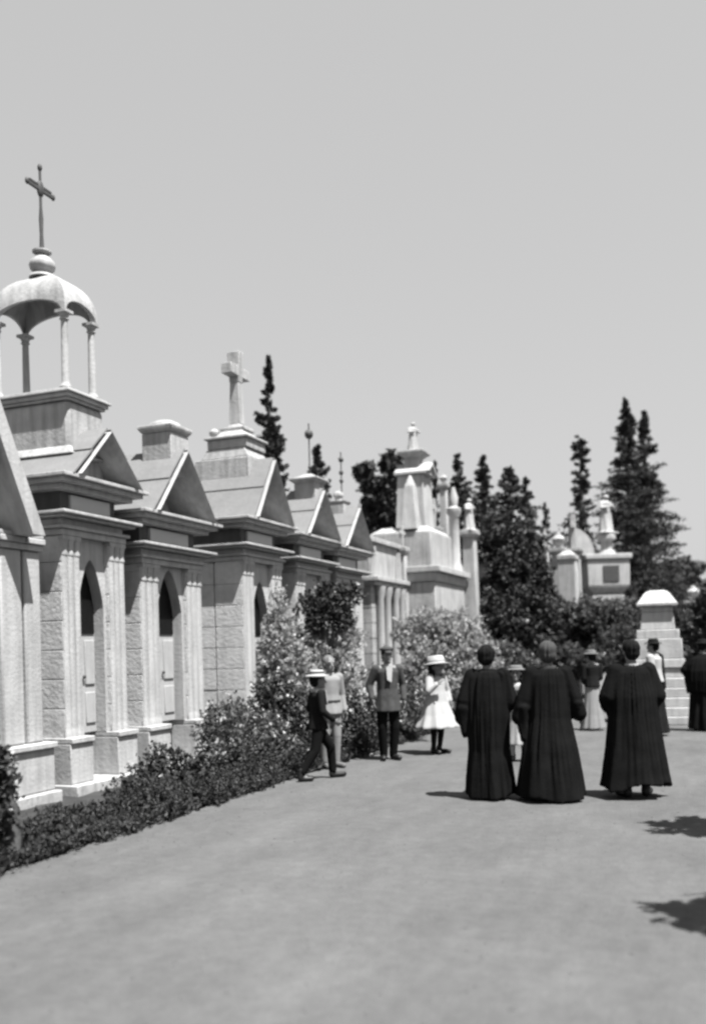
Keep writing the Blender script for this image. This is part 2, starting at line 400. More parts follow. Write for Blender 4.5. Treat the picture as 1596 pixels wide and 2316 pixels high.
# nearest: steep gable whose far half enters the frame
def steep_chapel():
    r = empty('mausoleum', (XF, 7.6, 0), 'nearest pale mausoleum, cut off by the left picture edge, with a very steep gable', 'mausoleum', 'mausoleums in a row along the path')
    c = 7.6; A = M['marble']; f = lambda y: y - c
    b = MB(); b.box(-2.4, .2, f(6.3), f(8.94), 0, .14); b.build('step', M['marble_b'], r, bevel=.012)
    b = MB(); b.box(-2.3, .10, f(6.45), f(8.94), .143, .62); b.box(-2.3, .14, f(6.43), f(8.96), .623, .69); b.build('plinth', A, r, bevel=.012)
    b = MB(); courses(b, -2.3, -.25, f(6.5), f(8.90), .693, 3.0, seed=5); b.build('wall', M['rustic'], r)
    for y0, y1 in ((6.55, 7.0), (8.24, 8.58), (8.62, 8.89)):
        b = MB(); b.box(-.247, .0, f(y0), f(y1), .693, 2.86); p = b.build('pier', A, r, bevel=.02)
        b = MB(); b.box(-.247, .04, f(y0)-.03, f(y1)+.02, 2.863, 2.93); b.box(-.247, .07, f(y0)-.05, f(y1)+.03, 2.933, 3.0); b.build('capital', A, p, bevel=.01)
    b = MB(); b.box(-.247, -.14, f(7.0), f(8.24), .693, 2.3); b.build('door', M['door'], r, bevel=.01)
    b = MB(); b.box(-.247, -.06, f(7.0), f(8.237), 2.303, 2.42); b.box(-.247, -.02, f(7.0), f(8.237), 2.423, 2.5); b.box(-.247, -.08, f(7.0), f(8.237), 2.503, 3.0); b.build('lintel', A, r, bevel=.01)
    apex, hwid = 5.0, .97; hi, lo = apex, 3.003
    b = MB(); b.prism([(-.30, -hwid, 3.003), (-.30, hwid, 3.003), (-.30, 0, apex-.2)], (.1, 0, 0)); b.build('tympanum', A, r)
    for s in (-1, 1):
        b = MB(); e = s*hwid
        a0 = [(-.28, e-s*.20, lo), (.26, e-s*.17, lo), (.30, e-s*.14, lo), (.30, e+s*.06, lo), (-.28, e+s*.06, lo)]
        a1 = [(-.28, 0, hi-.42), (.26, 0, hi-.36), (.30, 0, hi-.30), (.30, 0, hi+.1), (-.28, 0, hi+.1)]
        fs = [(0,1,2,3,4), (9,8,7,6,5)] + [(i, i+5, (i+1) % 5 + 5, (i+1) % 5) for i in range(5)]
        if s > 0: fs = [x[::-1] for x in fs]
        b.add(a0+a1, fs); b.build('raking_cornice', A, r, smooth=20)
    b = MB(); b.add([(-.285, -hwid-.03, 3.02), (-.285, hwid+.03, 3.02), (-.285, 0, apex), (-2.35, -hwid-.03, 3.02), (-2.35, hwid+.03, 3.02), (-2.35, 0, apex)],
                    [(0,2,5,3), (1,4,5,2), (3,5,4), (0,3,4,1), (0,1,2)]); b.build('roof', M['roofst'], r, smooth=20)
    b = MB(); b.box(-2.3, .06, f(6.45), f(8.90), 3.003, 3.05); b.build('cornice', A, r, bevel=.008)
steep_chapel()

m2 = chapel('mausoleum', 9.95, 1.28, 'pale mausoleum with an arched lantern, dome and cross above its small pediment', zc=3.81, apex=4.43, pw=1.12, seed=11, depth=1.9)
m3 = chapel('mausoleum', 11.78, 1.62, 'pale mausoleum topped by a plain chimney like block with rounded cap', zc=3.60, apex=4.52, pw=1.42, seed=12, depth=1.25)
m4 = chapel('mausoleum', 14.68, 1.5, 'pale mausoleum carrying a large stone cross on a broad stepped roof block', zc=3.87, apex=4.92, pw=1.26, seed=13, depth=2.1)
m5 = chapel('mausoleum', 16.85, 1.6, 'pale mausoleum fourth gable from the left, capped block and thin iron cross with diamond centre', zc=3.82, apex=4.72, pw=1.42, seed=14, depth=1.7)
m6 = chapel('mausoleum', 18.8, 1.6, 'farthest gabled mausoleum of the row, with a small block and beaded thin iron cross', zc=3.77, apex=4.64, pw=1.5, seed=15, depth=1.7)

# --- lantern on the second one
def lantern(root, X, Y):
    a, bb = .52, .27                                       # half sizes along X and Y between column centres
    ox, oy = X-XF, Y-9.95
    b = MB(); b.box(ox-a-.09, ox+a+.09, oy-bb-.09, oy+bb+.09, 3.83, 4.80)
    b.build('tower', M['marble_b'], root, bevel=.05)
    b = MB(); b.frust((ox, oy), 4.12, 4.24, a+.22, bb+.2, a+.11, bb+.11); b.build('tower_foot', M['marble_b'], root, bevel=.02)
    b = MB()
    for z0, z1, p in ((4.803, 4.835, .11), (4.838, 4.885, .14), (4.888, 4.915, .17), (4.918, 4.945, .13)):
        b.box(ox-a-p, ox+a+p, oy-bb-p, oy+bb+p, z0, z1)
    b.build('tower_cornice', M['marble'], root, bevel=.008)
    for sx in (-1, 1):
        for sy in (-1, 1):
            b = MB(); b.lathe([(.075, 4.948), (.08, 4.98), (.058, 5.01), (.05, 5.04), (.042, 5.80)], (ox+sx*a, oy+sy*bb, 0), 14); p = b.build('column', M['marble_b'], root)
            b = MB(); b.lathe([(.044, 5.803), (.06, 5.815), (.046, 5.84), (.072, 5.89)], (ox+sx*a, oy+sy*bb, 0), 14)
            b.box(ox+sx*a-.08, ox+sx*a+.08, oy+sy*bb-.08, oy+sy*bb+.08, 5.89, 5.925); b.build('capital', M['marble_b'], p)
    # dome: a cloister vault on four arches
    zs, ht = 5.928, 0.57; n = 28; ov = .06
    def shell(off):
        A, B = a+ov-off, bb+ov-off; rows = []
        per = []
        for (x0, y0, x1, y1, ah) in ((-A, -B, A, -B, .19), (A, -B, A, B, .17), (A, B, -A, B, .19), (-A, B, -A, -B, .17)):
            for k in range(n):
                t = k/n; s = 2*t-1; per.append((x0+(x1-x0)*t, y0+(y1-y0)*t, ah*math.sqrt(max(0, 1-(abs(s)/.9)**2)) if abs(s) < .9 else 0))
        m = 12
        for j in range(m+1):
            row = []
            for (x, y, zl) in per:
                z0 = zl; z1 = ht-off
                z = z0 + (z1-z0)*j/m
                u = z/(ht)                                  # ogee shoulder profile
                sc = math.sqrt(max(0, 1-u**2.4))*.93+.07 if u < .99 else .14
                sc = max(sc, .16)
                row.append((ox+x*sc, oy+y*sc, zs+z))
            rows.append(row)
        return rows
    o_, i_ = shell(0), shell(.05); N = 4*n; b = MB(); vs = [p for r_ in o_ for p in r_] + [p for r_ in i_ for p in r_]; fs = []
    m = len(o_); K = m*N
    for j in range(m-1):
        for k in range(N):
            k2 = (k+1) % N
            fs.append((j*N+k, j*N+k2, (j+1)*N+k2, (j+1)*N+k)); fs.append((K+(j+1)*N+k, K+(j+1)*N+k2, K+j*N+k2, K+j*N+k))
    for k in range(N): fs.append((k, K+k, K+(k+1) % N, (k+1) % N))
    fs.append(tuple((m-1)*N+k for k in range(N))); fs.append(tuple(K+(m-1)*N+k for k in range(N-1, -1, -1)))
    b.add(vs, fs); d = b.build('dome', M['marble_b'], root, smooth=40)
    b = MB(); b.lathe([(.17, 6.50), (.16, 6.53), (.11, 6.55), (.10, 6.57), (.15, 6.61), (.165, 6.66), (.15, 6.71), (.10, 6.76), (.06, 6.80), (.12, 6.83), (.12, 6.85), (.03, 6.88)], (ox, oy, 0), 24)
    b.build('urn', M['marble_b'], root, smooth=50)
    b = MB(); b.lathe([(.03, 6.88), (.022, 7.06), (.028, 7.26), (.018, 7.41), (.016, 7.88)], (ox, oy, 0), 10); b.ell((ox, oy, 7.92), (.03, .03, .05), n=10, m=8)
    cr = b.build('cross', M['iron'], root)
    b = MB(); b.box(ox-.018, ox+.018, oy-.24, oy+.24, 7.62, 7.66); b.box(ox-.014, ox+.014, oy-.21, oy+.21, 7.675, 7.695)
    for s in (-1, 1): b.ell((ox, oy+s*.25, 7.645), (.025, .03, .045), n=10, m=6)
    b.ell((ox, oy, 7.645), (.035, .06, .11), n=10, m=8); b.build('cross_arm', M['iron'], cr)
lantern(m2, -7.92, 9.98)

# --- block on the third
b = MB(); ox = -7.33-XF; oy = 11.85-11.78
b.box(ox-.24, ox+.24, oy-.24, oy+.24, 4.2, 4.80); b.frust((ox, oy), 4.803, 4.86, .24, .24, .285, .285); b.box(ox-.285, ox+.285, oy-.285, oy+.285, 4.86, 4.91)
b.lathe([(.24, 4.91), (.22, 4.96), (.14, 5.0), (.04, 5.02)], (ox, oy, 0), 20); b.build('block', M['marble_b'], m3, bevel=.012)
# --- stepped block and cross on the fourth
ox = -7.72-XF; oy = .15
b = MB(); b.box(ox-.62, ox+.42, oy-.42, oy+.42, 4.3, 4.98); b.frust((ox-.05, oy), 4.983, 5.16, .46, .40, .36, .36); b.box(ox-.40, ox+.36, oy-.36, oy+.36, 5.163, 5.32)
b.box(ox-.44, ox+.40, oy-.41, oy+.41, 5.323, 5.37); b.frust((ox, oy), 5.373, 5.50, .30, .30, .20, .20); b.build('roof_block', M['marble_b'], m4, bevel=.014)
b = MB(); b.lathe([(.07, 5.373), (.05, 5.40), (.09, 5.46), (.09, 5.5), (.04, 5.55)], (ox-.34, oy-.2, 0), 14); b.build('urn', M['marble_b'], m4)
b = MB(); b.box(ox-.24, ox+.24, oy-.20, oy+.20, 5.503, 5.56); b.frust((ox, oy), 5.56, 5.63, .13, .13, .10, .10); b.frust((ox, oy), 5.63, 6.36, .105, .09, .085, .075); b.frust((ox, oy), 6.36, 6.90, .09, .08, .125, .08)
cr = b.build('cross', M['marble_b'], m4, bevel=.012)
b = MB(); b.box(ox-.098, ox+.098, oy-.34, oy+.34, 6.46, 6.64); b.build('cross_arm', M['marble_b'], cr, bevel=.012)
b = MB(); b.box(ox+.6, ox+.74, -.08, .08, 4.9, 5.0); b.ell((ox+.67, 0, 5.03), (.07, .07, .07)); 
# --- capped blocks and thin crosses on the fifth and sixth
def iron_cross(root, ox, oy, z0, z1, zc_, arm, beads):
    b = MB(); b.tube([(ox, oy, z0), (ox, oy, z1)], .014, 8)
    for z, rr in beads: b.ell((ox, oy, z), (rr, rr, rr*1.1), n=10, m=8)
    c = b.build('cross', M['iron'], root)
    b = MB(); b.tube([(ox, oy-arm, zc_), (ox, oy+arm, zc_)], .014, 8)
    for q in (-arm, arm): b.ell((ox, oy+q, zc_), (.022, .03, .03), n=8, m=6)
    b.build('cross_arm', M['iron'], c)
ox = -7.15-XF-.1
b = MB(); b.box(ox-.22, ox+.22, -.22, .22, 4.4, 4.86); b.frust((ox, 0), 4.86, 4.92, .22, .22, .30, .30); b.box(ox-.30, ox+.30, -.30, .30, 4.92, 4.96); b.frust((ox, 0), 4.96, 5.05, .24, .24, .08, .08); b.build('block', M['marble_b'], m5, bevel=.01)
iron_cross(m5, ox, .05, 5.04, 6.05, 5.84, .10, ((5.84, .085), (5.2, .035)))
ox = -7.42-XF
b = MB(); b.box(ox-.2, ox+.2, -.2, .2, 4.35, 4.72); b.frust((ox, 0), 4.72, 4.80, .16, .16, .22, .22); b.lathe([(.10, 4.80), (.07, 4.86), (.11, 4.93), (.10, 4.99), (.03, 5.03)], (ox, 0, 0), 16); b.build('block', M['marble_b'], m6, bevel=.01)
iron_cross(m6, ox, .2, 5.02, 5.9, 5.74, .10, ((5.74, .055), (5.46, .05), (5.28, .045)))

# --- flat topped vault after the gabled row
r = empty('vault_tomb', (XF, 21.4, 0), 'flat topped white vault tomb between the last gabled mausoleum and the tall statue monument', 'tomb')
b = MB(); courses(b, -2.2, -.05, -1.15, 1.05, .5, 3.1, seed=31); b.build('wall', M['marble_b'], r)
b = MB(); b.box(-2.3, .1, -1.2, 1.1, 0, .497); b.build('plinth', M['marble'], r, bevel=.02)
b = MB(); b.box(-2.25, .06, -1.2, 1.1, 3.103, 3.2); b.box(-2.25, .16, -1.25, 1.15, 3.203, 3.3); b.build('cornice', M['marble'], r, bevel=.01)
b = MB(); b.box(-2.1, -.1, -1.1, 1.0, 3.303, 4.1); b.box(-2.15, -.02, -1.15, 1.05, 4.103, 4.22); b.build('parapet', M['marble_b'], r, bevel=.015)
b = MB()
for s in (-1, 1): b.prism([(.0, -.05+s*.9-.12, 3.303), (.0, -.05+s*.9+.12, 3.303), (.0, -.05+s*.9+.03, 4.0), (0, -.05+s*.9-.03, 4.0)], (-.09, 0, 0))
b.build('buttress', M['marble'], r)
for y in (-.8, -.3, .3, .75):
    b = MB(); b.lathe([(.13, .5), (.1, .6), (.09, 2.8), (.13, 2.95), (.14, 3.09)], (.03, y, 0), 14); b.build('column', M['marble'], r)

# ------------------------------------------------------------------ statue figures of stone
def remesh(name, mb, m, parent, vox=.012, sm=4, loc=None):
    me = bpy.data.meshes.new(name+'_tmp'); me.from_pydata(mb.v, [], mb.f); me.update()
    o = bpy.data.objects.new(name+'_tmp', me); COL.objects.link(o)
    md = o.modifiers.new('r', 'REMESH'); md.mode = 'VOXEL'; md.voxel_size = vox
    if sm:
        q = o.modifiers.new('s', 'SMOOTH'); q.iterations = sm; q.factor = .5
    dg = bpy.context.evaluated_depsgraph_get(); dg.update()
    ne = bpy.data.meshes.new_from_object(o.evaluated_get(dg)); ne.name = name
    bpy.data.objects.remove(o); bpy.data.meshes.remove(me)
    ne.materials.clear(); ne.materials.append(m)
    ne.polygons.foreach_set('use_smooth', [True]*len(ne.polygons))
    k = bpy.data.objects.new(name, ne); COL.objects.link(k)
    if parent is not None: k.parent = parent
    if loc is not None: k.location = loc
    return k
def statue(parent, p, h, m='marble_b', arm=1, rz=0.0):
    """a draped standing figure, one arm raised or crossed"""
    k = h/1.75; mb = MB(); n = 28; rings = []
    for z, rx, ry in ((0, .24, .20), (.25, .22, .18), (.6, .19, .15), (.95, .17, .13), (1.15, .15, .11), (1.35, .19, .12), (1.45, .12, .09), (1.5, .06, .06)):
        rings.append([(rx*(1+.07*math.sin(a*7+z*3))*math.cos(a), ry*(1+.07*math.sin(a*7+z*3))*math.sin(a), z) for a in [2*math.pi*i/n for i in range(n)]])
    mb.loft(rings); mb.capsule((0, 0, 1.42), .055, (0, .02, 1.56), .05); mb.ell((0, .02, 1.63), (.085, .1, .12))
    mb.capsule((-.17, 0, 1.38), .06, (-.24, .06, 1.14), .05); mb.capsule((-.24, .06, 1.14), .05, (-.08, .17, 1.2), .04)
    if arm: mb.capsule((.17, 0, 1.38), .06, (.27, .05, 1.52), .05); mb.capsule((.27, .05, 1.52), .045, (.3, .1, 1.76), .035)
    else: mb.capsule((.17, 0, 1.38), .06, (.24, .04, 1.12), .05); mb.capsule((.24, .04, 1.12), .05, (.06, .17, 1.16), .04)
    mb.box(-.27, .27, -.24, .24, -.06, .02)
    cz, sz = math.cos(rz), math.sin(rz)
    kw = k*1.6; mb.v = [(p[0]+kw*(x*cz-y*sz), p[1]+kw*(x*sz+y*cz), p[2]+k*(z+.06)) for x, y, z in mb.v]
    return remesh('statue', mb, M[m], parent, vox=.022*k+.004, sm=2)

# tall monument with statue (depth about 25 m)
D = 25.0
g0 = gnd(950, D); r = empty('tall_monument', (g0.x, g0.y, 0), 'tallest white tomb monument with a small gabled shaft and standing statue on top', 'monument')
Z = lambda y, x=950: hz(y, x, D)
b = MB(); b.box(-1.1, .95, -1.5, 1.6, 0, .5); b.box(-1.0, .85, -1.4, 1.5, .503, Z(1325)); b.build('base', M['marble_b'], r, bevel=.02)
b = MB(); b.box(-1.05, .9, -1.45, 1.55, Z(1325)+.003, Z(1305)); b.box(-1.1, 1.0, -1.5, 1.65, Z(1305)+.003, Z(1292)); b.build('cornice', M['marble'], r, bevel=.015)
b = MB(); b.box(-.9, .7, -1.2, 1.3, Z(1292)+.003, Z(1215)); b.frust((-.1, .05), Z(1215)+.003, Z(1200), .8, 1.25, .6, .9); b.build('upper_base', M['marble_b'], r, bevel=.02)
b = MB(); b.frust((-.05, 0), Z(1200)+.003, Z(1078), .40, .44, .34, .38); b.build('shaft', M['marble'], r, bevel=.015)
b = MB(); t = Z(1078)
b.prism([(-.46, -.46, t+.003), (-.46, .46, t+.003), (-.46, .46, t+.07), (-.46, 0, t+.36), (-.46, -.46, t+.07)], (.86, 0, 0))
b.prism([(.403, -.42, t+.06), (.403, -.30, t+.06), (.403, 0, t+.25), (.403, .30, t+.06), (.403, .42, t+.06), (.403, 0, t+.34)], (.07, 0, 0)); b.build('gable', M['marble'], r, bevel=.01)
b = MB(); b.frust((-.05, 0), t+.18, Z(1038), .22, .22, .20, .20); b.frust((-.05, 0), Z(1038), Z(1027), .20, .20, .36, .36); b.box(-.41, .31, -.36, .36, Z(1027)+.002, Z(1022)); b.build('pedestal', M['marble_b'], r, bevel=.01)
statue(r, (-.05, .0, Z(1022)), Z(957)-Z(1022), arm=0, rz=-2.2)
b = MB(); b.frust((.15, -1.0), Z(1200)-.1, Z(1115), .20, .24, .12, .14); b.frust((.15, -1.0), Z(1115), Z(1090), .12, .14, .02, .02); b.build('obelisk', M['marble'], r, bevel=.01)
b = MB(); b.lathe([(.22, Z(1292)), (.2, Z(1280)), (.15, Z(1270)), (.13, Z(1165)), (.2, Z(1155)), (.2, Z(1145)), (.1, Z(1140)), (.13, Z(1120)), (.04, Z(1095))], (.75, .95, 0), 16); b.build('column', M['marble'], r)

def pillar_tomb(x, D, ytop, label, ywid=.3, kind='urn', group=None, name='pillar_monument', ys=None):
    """stepped plinth, tapering pillar, cap and an urn, cross or figure on it"""
    p = gnd(x, D); r = empty(name, p, label, 'monument', group, rz=R(random.Random(int(x)).uniform(-6, 6)))
    zt = hz(ytop, x, D); q = ywid
    b = MB(); b.box(-q*2.2, q*2.2, -q*2.2, q*2.2, 0, .3); b.box(-q*1.8, q*1.8, -q*1.8, q*1.8, .303, .6); b.build('plinth', M['marble_b'], r, bevel=.02)
    zb = zt - (q*2.2 if kind == 'urn' else q*4.4)
    b = MB(); b.box(-q*1.45, q*1.45, -q*1.45, q*1.45, .603, zb*.42); b.build('pedestal', M['marble'], r, bevel=.02)
    b = MB(); b.box(-q*1.65, q*1.65, -q*1.65, q*1.65, zb*.42+.003, zb*.42+.12); b.build('cornice', M['marble'], r, bevel=.02)
    b = MB(); b.frust((0, 0), zb*.42+.123, zb-.2, q, q, q*.8, q*.8); b.build('shaft', M['marble'], r, bevel=.02)
    b = MB(); b.frust((0, 0), zb-.197, zb-.1, q*.85, q*.85, q*1.2, q*1.2); b.box(-q*1.2, q*1.2, -q*1.2, q*1.2, zb-.1, zb); b.build('cap', M['marble_b'], r, bevel=.01)
    if kind == 'urn':
        b = MB(); h = zt-zb; b.lathe([(q*.5, 0), (q*.3, h*.12), (q*.75, h*.35), (q*.9, h*.6), (q*.7, h*.75), (q*.35, h*.85), (q*.4, h*.92), (q*.1, h)], (0, 0, zb+.002), 18); b.build('urn', M['marble'], r)
    elif kind == 'cross':
        b = MB(); h = zt-zb; b.box(-q*.3, q*.3, -q*.3, q*.3, zb+.002, zt); b.box(-q*.28, q*.28, -q*1.4, q*1.4, zb+h*.6, zb+h*.75); b.build('cross', M['marble'], r, bevel=.01)
    else: statue(r, (0, 0, zb), zt-zb, 'marble', arm=0, rz=-1.9)
    return r
pillar_tomb(988, 27.5, 1128, 'slender white pillar monument with a cross just right of the tall statue monument', .19, 'cross')
pillar_tomb(1068, 26.4, 1130, 'white pillar monument carrying a standing figure in front of the dark conifer mass', .2, 'statue')
# block tombs beside
def block_tomb(x, D, ytop, wd, label, arch=False):
    p = gnd(x, D); r = empty('block_tomb', p, label, 'tomb'); zt = hz(ytop, x, D)
    b = MB(); b.box(-wd*.6, wd*.6, -wd*.6, wd*.6, 0, .4); b.build('plinth', M['marble_b'], r, bevel=.02)
    b = MB(); b.box(-wd*.5, wd*.5, -wd*.5, wd*.5, .403, zt-.3); b.build('body', M['marble'], r, bevel=.02)
    b = MB(); b.box(-wd*.56, wd*.56, -wd*.56, wd*.56, zt-.297, zt-.15); b.frust((0, 0), zt-.147, zt, wd*.5, wd*.5, wd*.2, wd*.2); b.build('cap', M['marble_b'], r, bevel=.02)
    b = MB(); b.box(wd*.5, wd*.5+.03, -wd*.3, wd*.3, .8, zt-.6); b.build('tablet', M['tablet'], r, bevel=.01)
block_tomb(1094, 28.3, 1236, .5, 'squat white block tomb right of the figure pillar, half behind dark leaves')
block_tomb(1018, 26.6, 1240, .7, 'white block tomb beside the foot of the tall statue monument')

block_tomb(1288, 30.2, 1246, .55, 'pale block tomb between the urn tomb and the half hidden cross tomb')
pillar_tomb(1012, 28.6, 1072, 'tall thin pillar with a small urn, right behind the tall statue monument', .13, 'urn')
pillar_tomb(1238, 33, 1196, 'small white cross tomb just left of the white urn tomb', .13, 'cross')
pillar_tomb(915, 23.6, 1190, 'low white cross tomb at the foot of the tall statue monument', .12, 'cross')
# monuments among the trees, right of centre (depth about 33 m)
def canopy_monument(x, D):
    p = gnd(x, D); r = empty('canopy_monument', p, 'white monument with broad body, rounded shoulder and a hooded statue before the twin conifer', 'monument', rz=TH)
    Z = lambda y: hz(y, x, D)
    b = MB(); b.box(-.75, .75, -.6, .6, 0, 1.2); b.box(-.55, .55, -.5, .5, 1.203, Z(1346)); b.build('plinth', M['marble_b'], r, bevel=.03)
    b = MB(); b.frust((0, 0), Z(1345), Z(1328), .5, .45, .72, .6); b.box(-.72, .72, -.6, .6, Z(1328)+.002, Z(1268)); b.box(-.80, .8, -.66, .66, Z(1268)+.003, Z(1256)); b.build('body', M['marble'], r, bevel=.03)
    b = MB(); b.box(-.2, .35, -.63, -.603, Z(1318), Z(1282)); b.build('niche', M['iron'], r, bevel=.02)
    b = MB(); b.prism([(-.8, -.3, Z(1256)+.004)] + [(-.8-.35+.75*math.sin(a), -.3, Z(1256)+.004+.95*math.cos(a)) for a in [i*math.pi/2/8 for i in range(9)]][::-1] + [(-1.15, -.3, Z(1256)+.004)], (0, .6, 0)); b.build('shoulder', M['marble'], r)
    b = MB(); b.lathe([(.32, Z(1256)+.004), (.3, Z(1250)), (.2, Z(1244)), (.2, Z(1226)), (.32, Z(1220)), (.32, Z(1212)), (.24, Z(1208))], (.1, 0, 0), 18); b.build('pedestal', M['marble_b'], r)
    statue(r, (.1, 0, Z(1208)), Z(1122)-Z(1208), 'marble', arm=0, rz=-2.6)
canopy_monument(1370, 33)
pillar_tomb(1268, 31, 1205, 'white pillar tomb with an urn at the left of the monuments among the trees', .24, 'urn')
pillar_tomb(1302, 32, 1165, 'pale pillar tomb with a cross, half hidden by the slim conifer', .26, 'cross')
pillar_tomb(1570, 42, 1325, 'far pale pillar tomb at the right picture edge beyond the stepped pedestal', .3, 'urn')

# stepped pedestal beside the path
def stepped_pedestal():
    p = gnd(1487, 19.6); r = empty('stepped_pedestal', p, 'battered pale stone pedestal with a domed cap on broad steps, beside the path', 'pedestal', rz=R(4))
    Z = lambda y: hz(y, 1487, 19.6); m_ = 'marble'
    b = MB()
    for k, (h, z0, z1) in enumerate(((.80, 0, .16), (.745, .163, .34), (.69, .343, .53), (.635, .533, .72), (.58, .723, .92))): b.frust((0, 0), z0, z1, h+.012, h+.012, h, h)
    b.build('steps', M[m_], r, bevel=.015)
    b = MB(); b.frust((0, 0), .923, 1.12, .50, .50, .485, .485); b.frust((0, 0), 1.123, 1.30, .52, .52, .50, .50); b.frust((0, 0), 1.303, Z(1445), .475, .475, .455, .455); b.build('lower_shaft', M[m_], r, bevel=.015)
    b = MB(); b.frust((0, 0), Z(1445)+.003, Z(1425), .42, .42, .41, .41); b.frust((0, 0), Z(1425)+.003, Z(1385), .345, .345, .30, .30); b.frust((0, 0), Z(1385)+.003, Z(1371), .30, .30, .29, .29); b.build('upper_shaft', M[m_], r, bevel=.015)
    b = MB(); n = 7; b.box(-.40, .40, -.40, .40, Z(1371)+.003, Z(1366))
    z0, z1 = Z(1366)+.001, Z(1336)
    prof = [(1.0, 0), (.90, .2), (.78, .45), (.66, .72), (.52, .9), (.34, 1.0)]
    for (a, u), (c, v) in zip(prof, prof[1:]): b.frust((0, 0), z0+(z1-z0)*u, z0+(z1-z0)*v, .39*a, .39*a, .39*c, .39*c)
    b.build('cap', M['marble'], r, smooth=40)
stepped_pedestal()

# ------------------------------------------------------------------ foliage
def leaf_mesh(name, P, N_, size, m, parent, seed, asp=1.8, jit=.9, loc=None):
    """P: centres, N_: preferred directions; each leaf a small rhombus"""
    rg = np.random.default_rng(seed); n = len(P)
    d = N_ + rg.normal(0, jit, (n, 3)); d /= np.linalg.norm(d, axis=1)[:, None]
    a = rg.normal(0, 1, (n, 3)); u = np.cross(d, a); u /= np.linalg.norm(u, axis=1)[:, None] + 1e-9
    s = (size*rg.uniform(.55, 1.35, n))[:, None]
    tip = P + d*s*asp*.5; tail = P - d*s*asp*.5; l = P + u*s*.5 + np.cross(d, u)*s*.12; q = P - u*s*.5 + np.cross(d, u)*s*.12
    V = np.empty((n, 4, 3)); V[:, 0] = tail; V[:, 1] = l; V[:, 2] = tip; V[:, 3] = q
    me = bpy.data.meshes.new(name); me.vertices.add(4*n); me.loops.add(4*n); me.polygons.add(n)
    me.vertices.foreach_set('co', V.reshape(-1)); me.loops.foreach_set('vertex_index', np.arange(4*n, dtype=np.int32))
    me.polygons.foreach_set('loop_start', np.arange(0, 4*n, 4, dtype=np.int32)); me.update(calc_edges=True); me.validate()
    me.materials.append(m); o = bpy.data.objects.new(name, me); COL.objects.link(o)
    if parent is not None: o.parent = parent
    if loc is not None: o.location = loc
    return o
def tufts(C, Dn, n, ln, wd, rg):
    """n leaves strung along each tuft (centre C, direction Dn)"""
    k = len(C); t = rg.random((k, n, 1)); off = rg.normal(0, 1, (k, n, 3))*wd*(1.15-t)
    ll = np.asarray(ln).reshape(-1, 1, 1) if np.ndim(ln) else ln
    P = C[:, None, :] + Dn[:, None, :]*ll*t + off
    return P.reshape(-1, 3), np.repeat(Dn, n, axis=0)
def trunk(parent, h, r, limbs, seed):
    rg = random.Random(seed); b = MB()
    pts = [(0, 0, -.05)]; 
    for k in range(1, 7): pts.append((rg.uniform(-.03, .03)*h*.3, rg.uniform(-.03, .03)*h*.3, h*k/6))
    b.tube(pts, [r*(1.25-.2*k) if k < 6 else r*.08 for k in range(7)], 9)
    for (z, ang, ln, up) in limbs:
        q = Vector((0, 0, z)); e = q + Vector((math.cos(ang)*ln, math.sin(ang)*ln, up)); mdl = q.lerp(e, .5) + Vector((0, 0, -.06*ln))
        b.tube([q, mdl, e], [r*.4, r*.25, r*.06], 6)
    return b.build('trunk', M['bark'], parent, smooth=60)
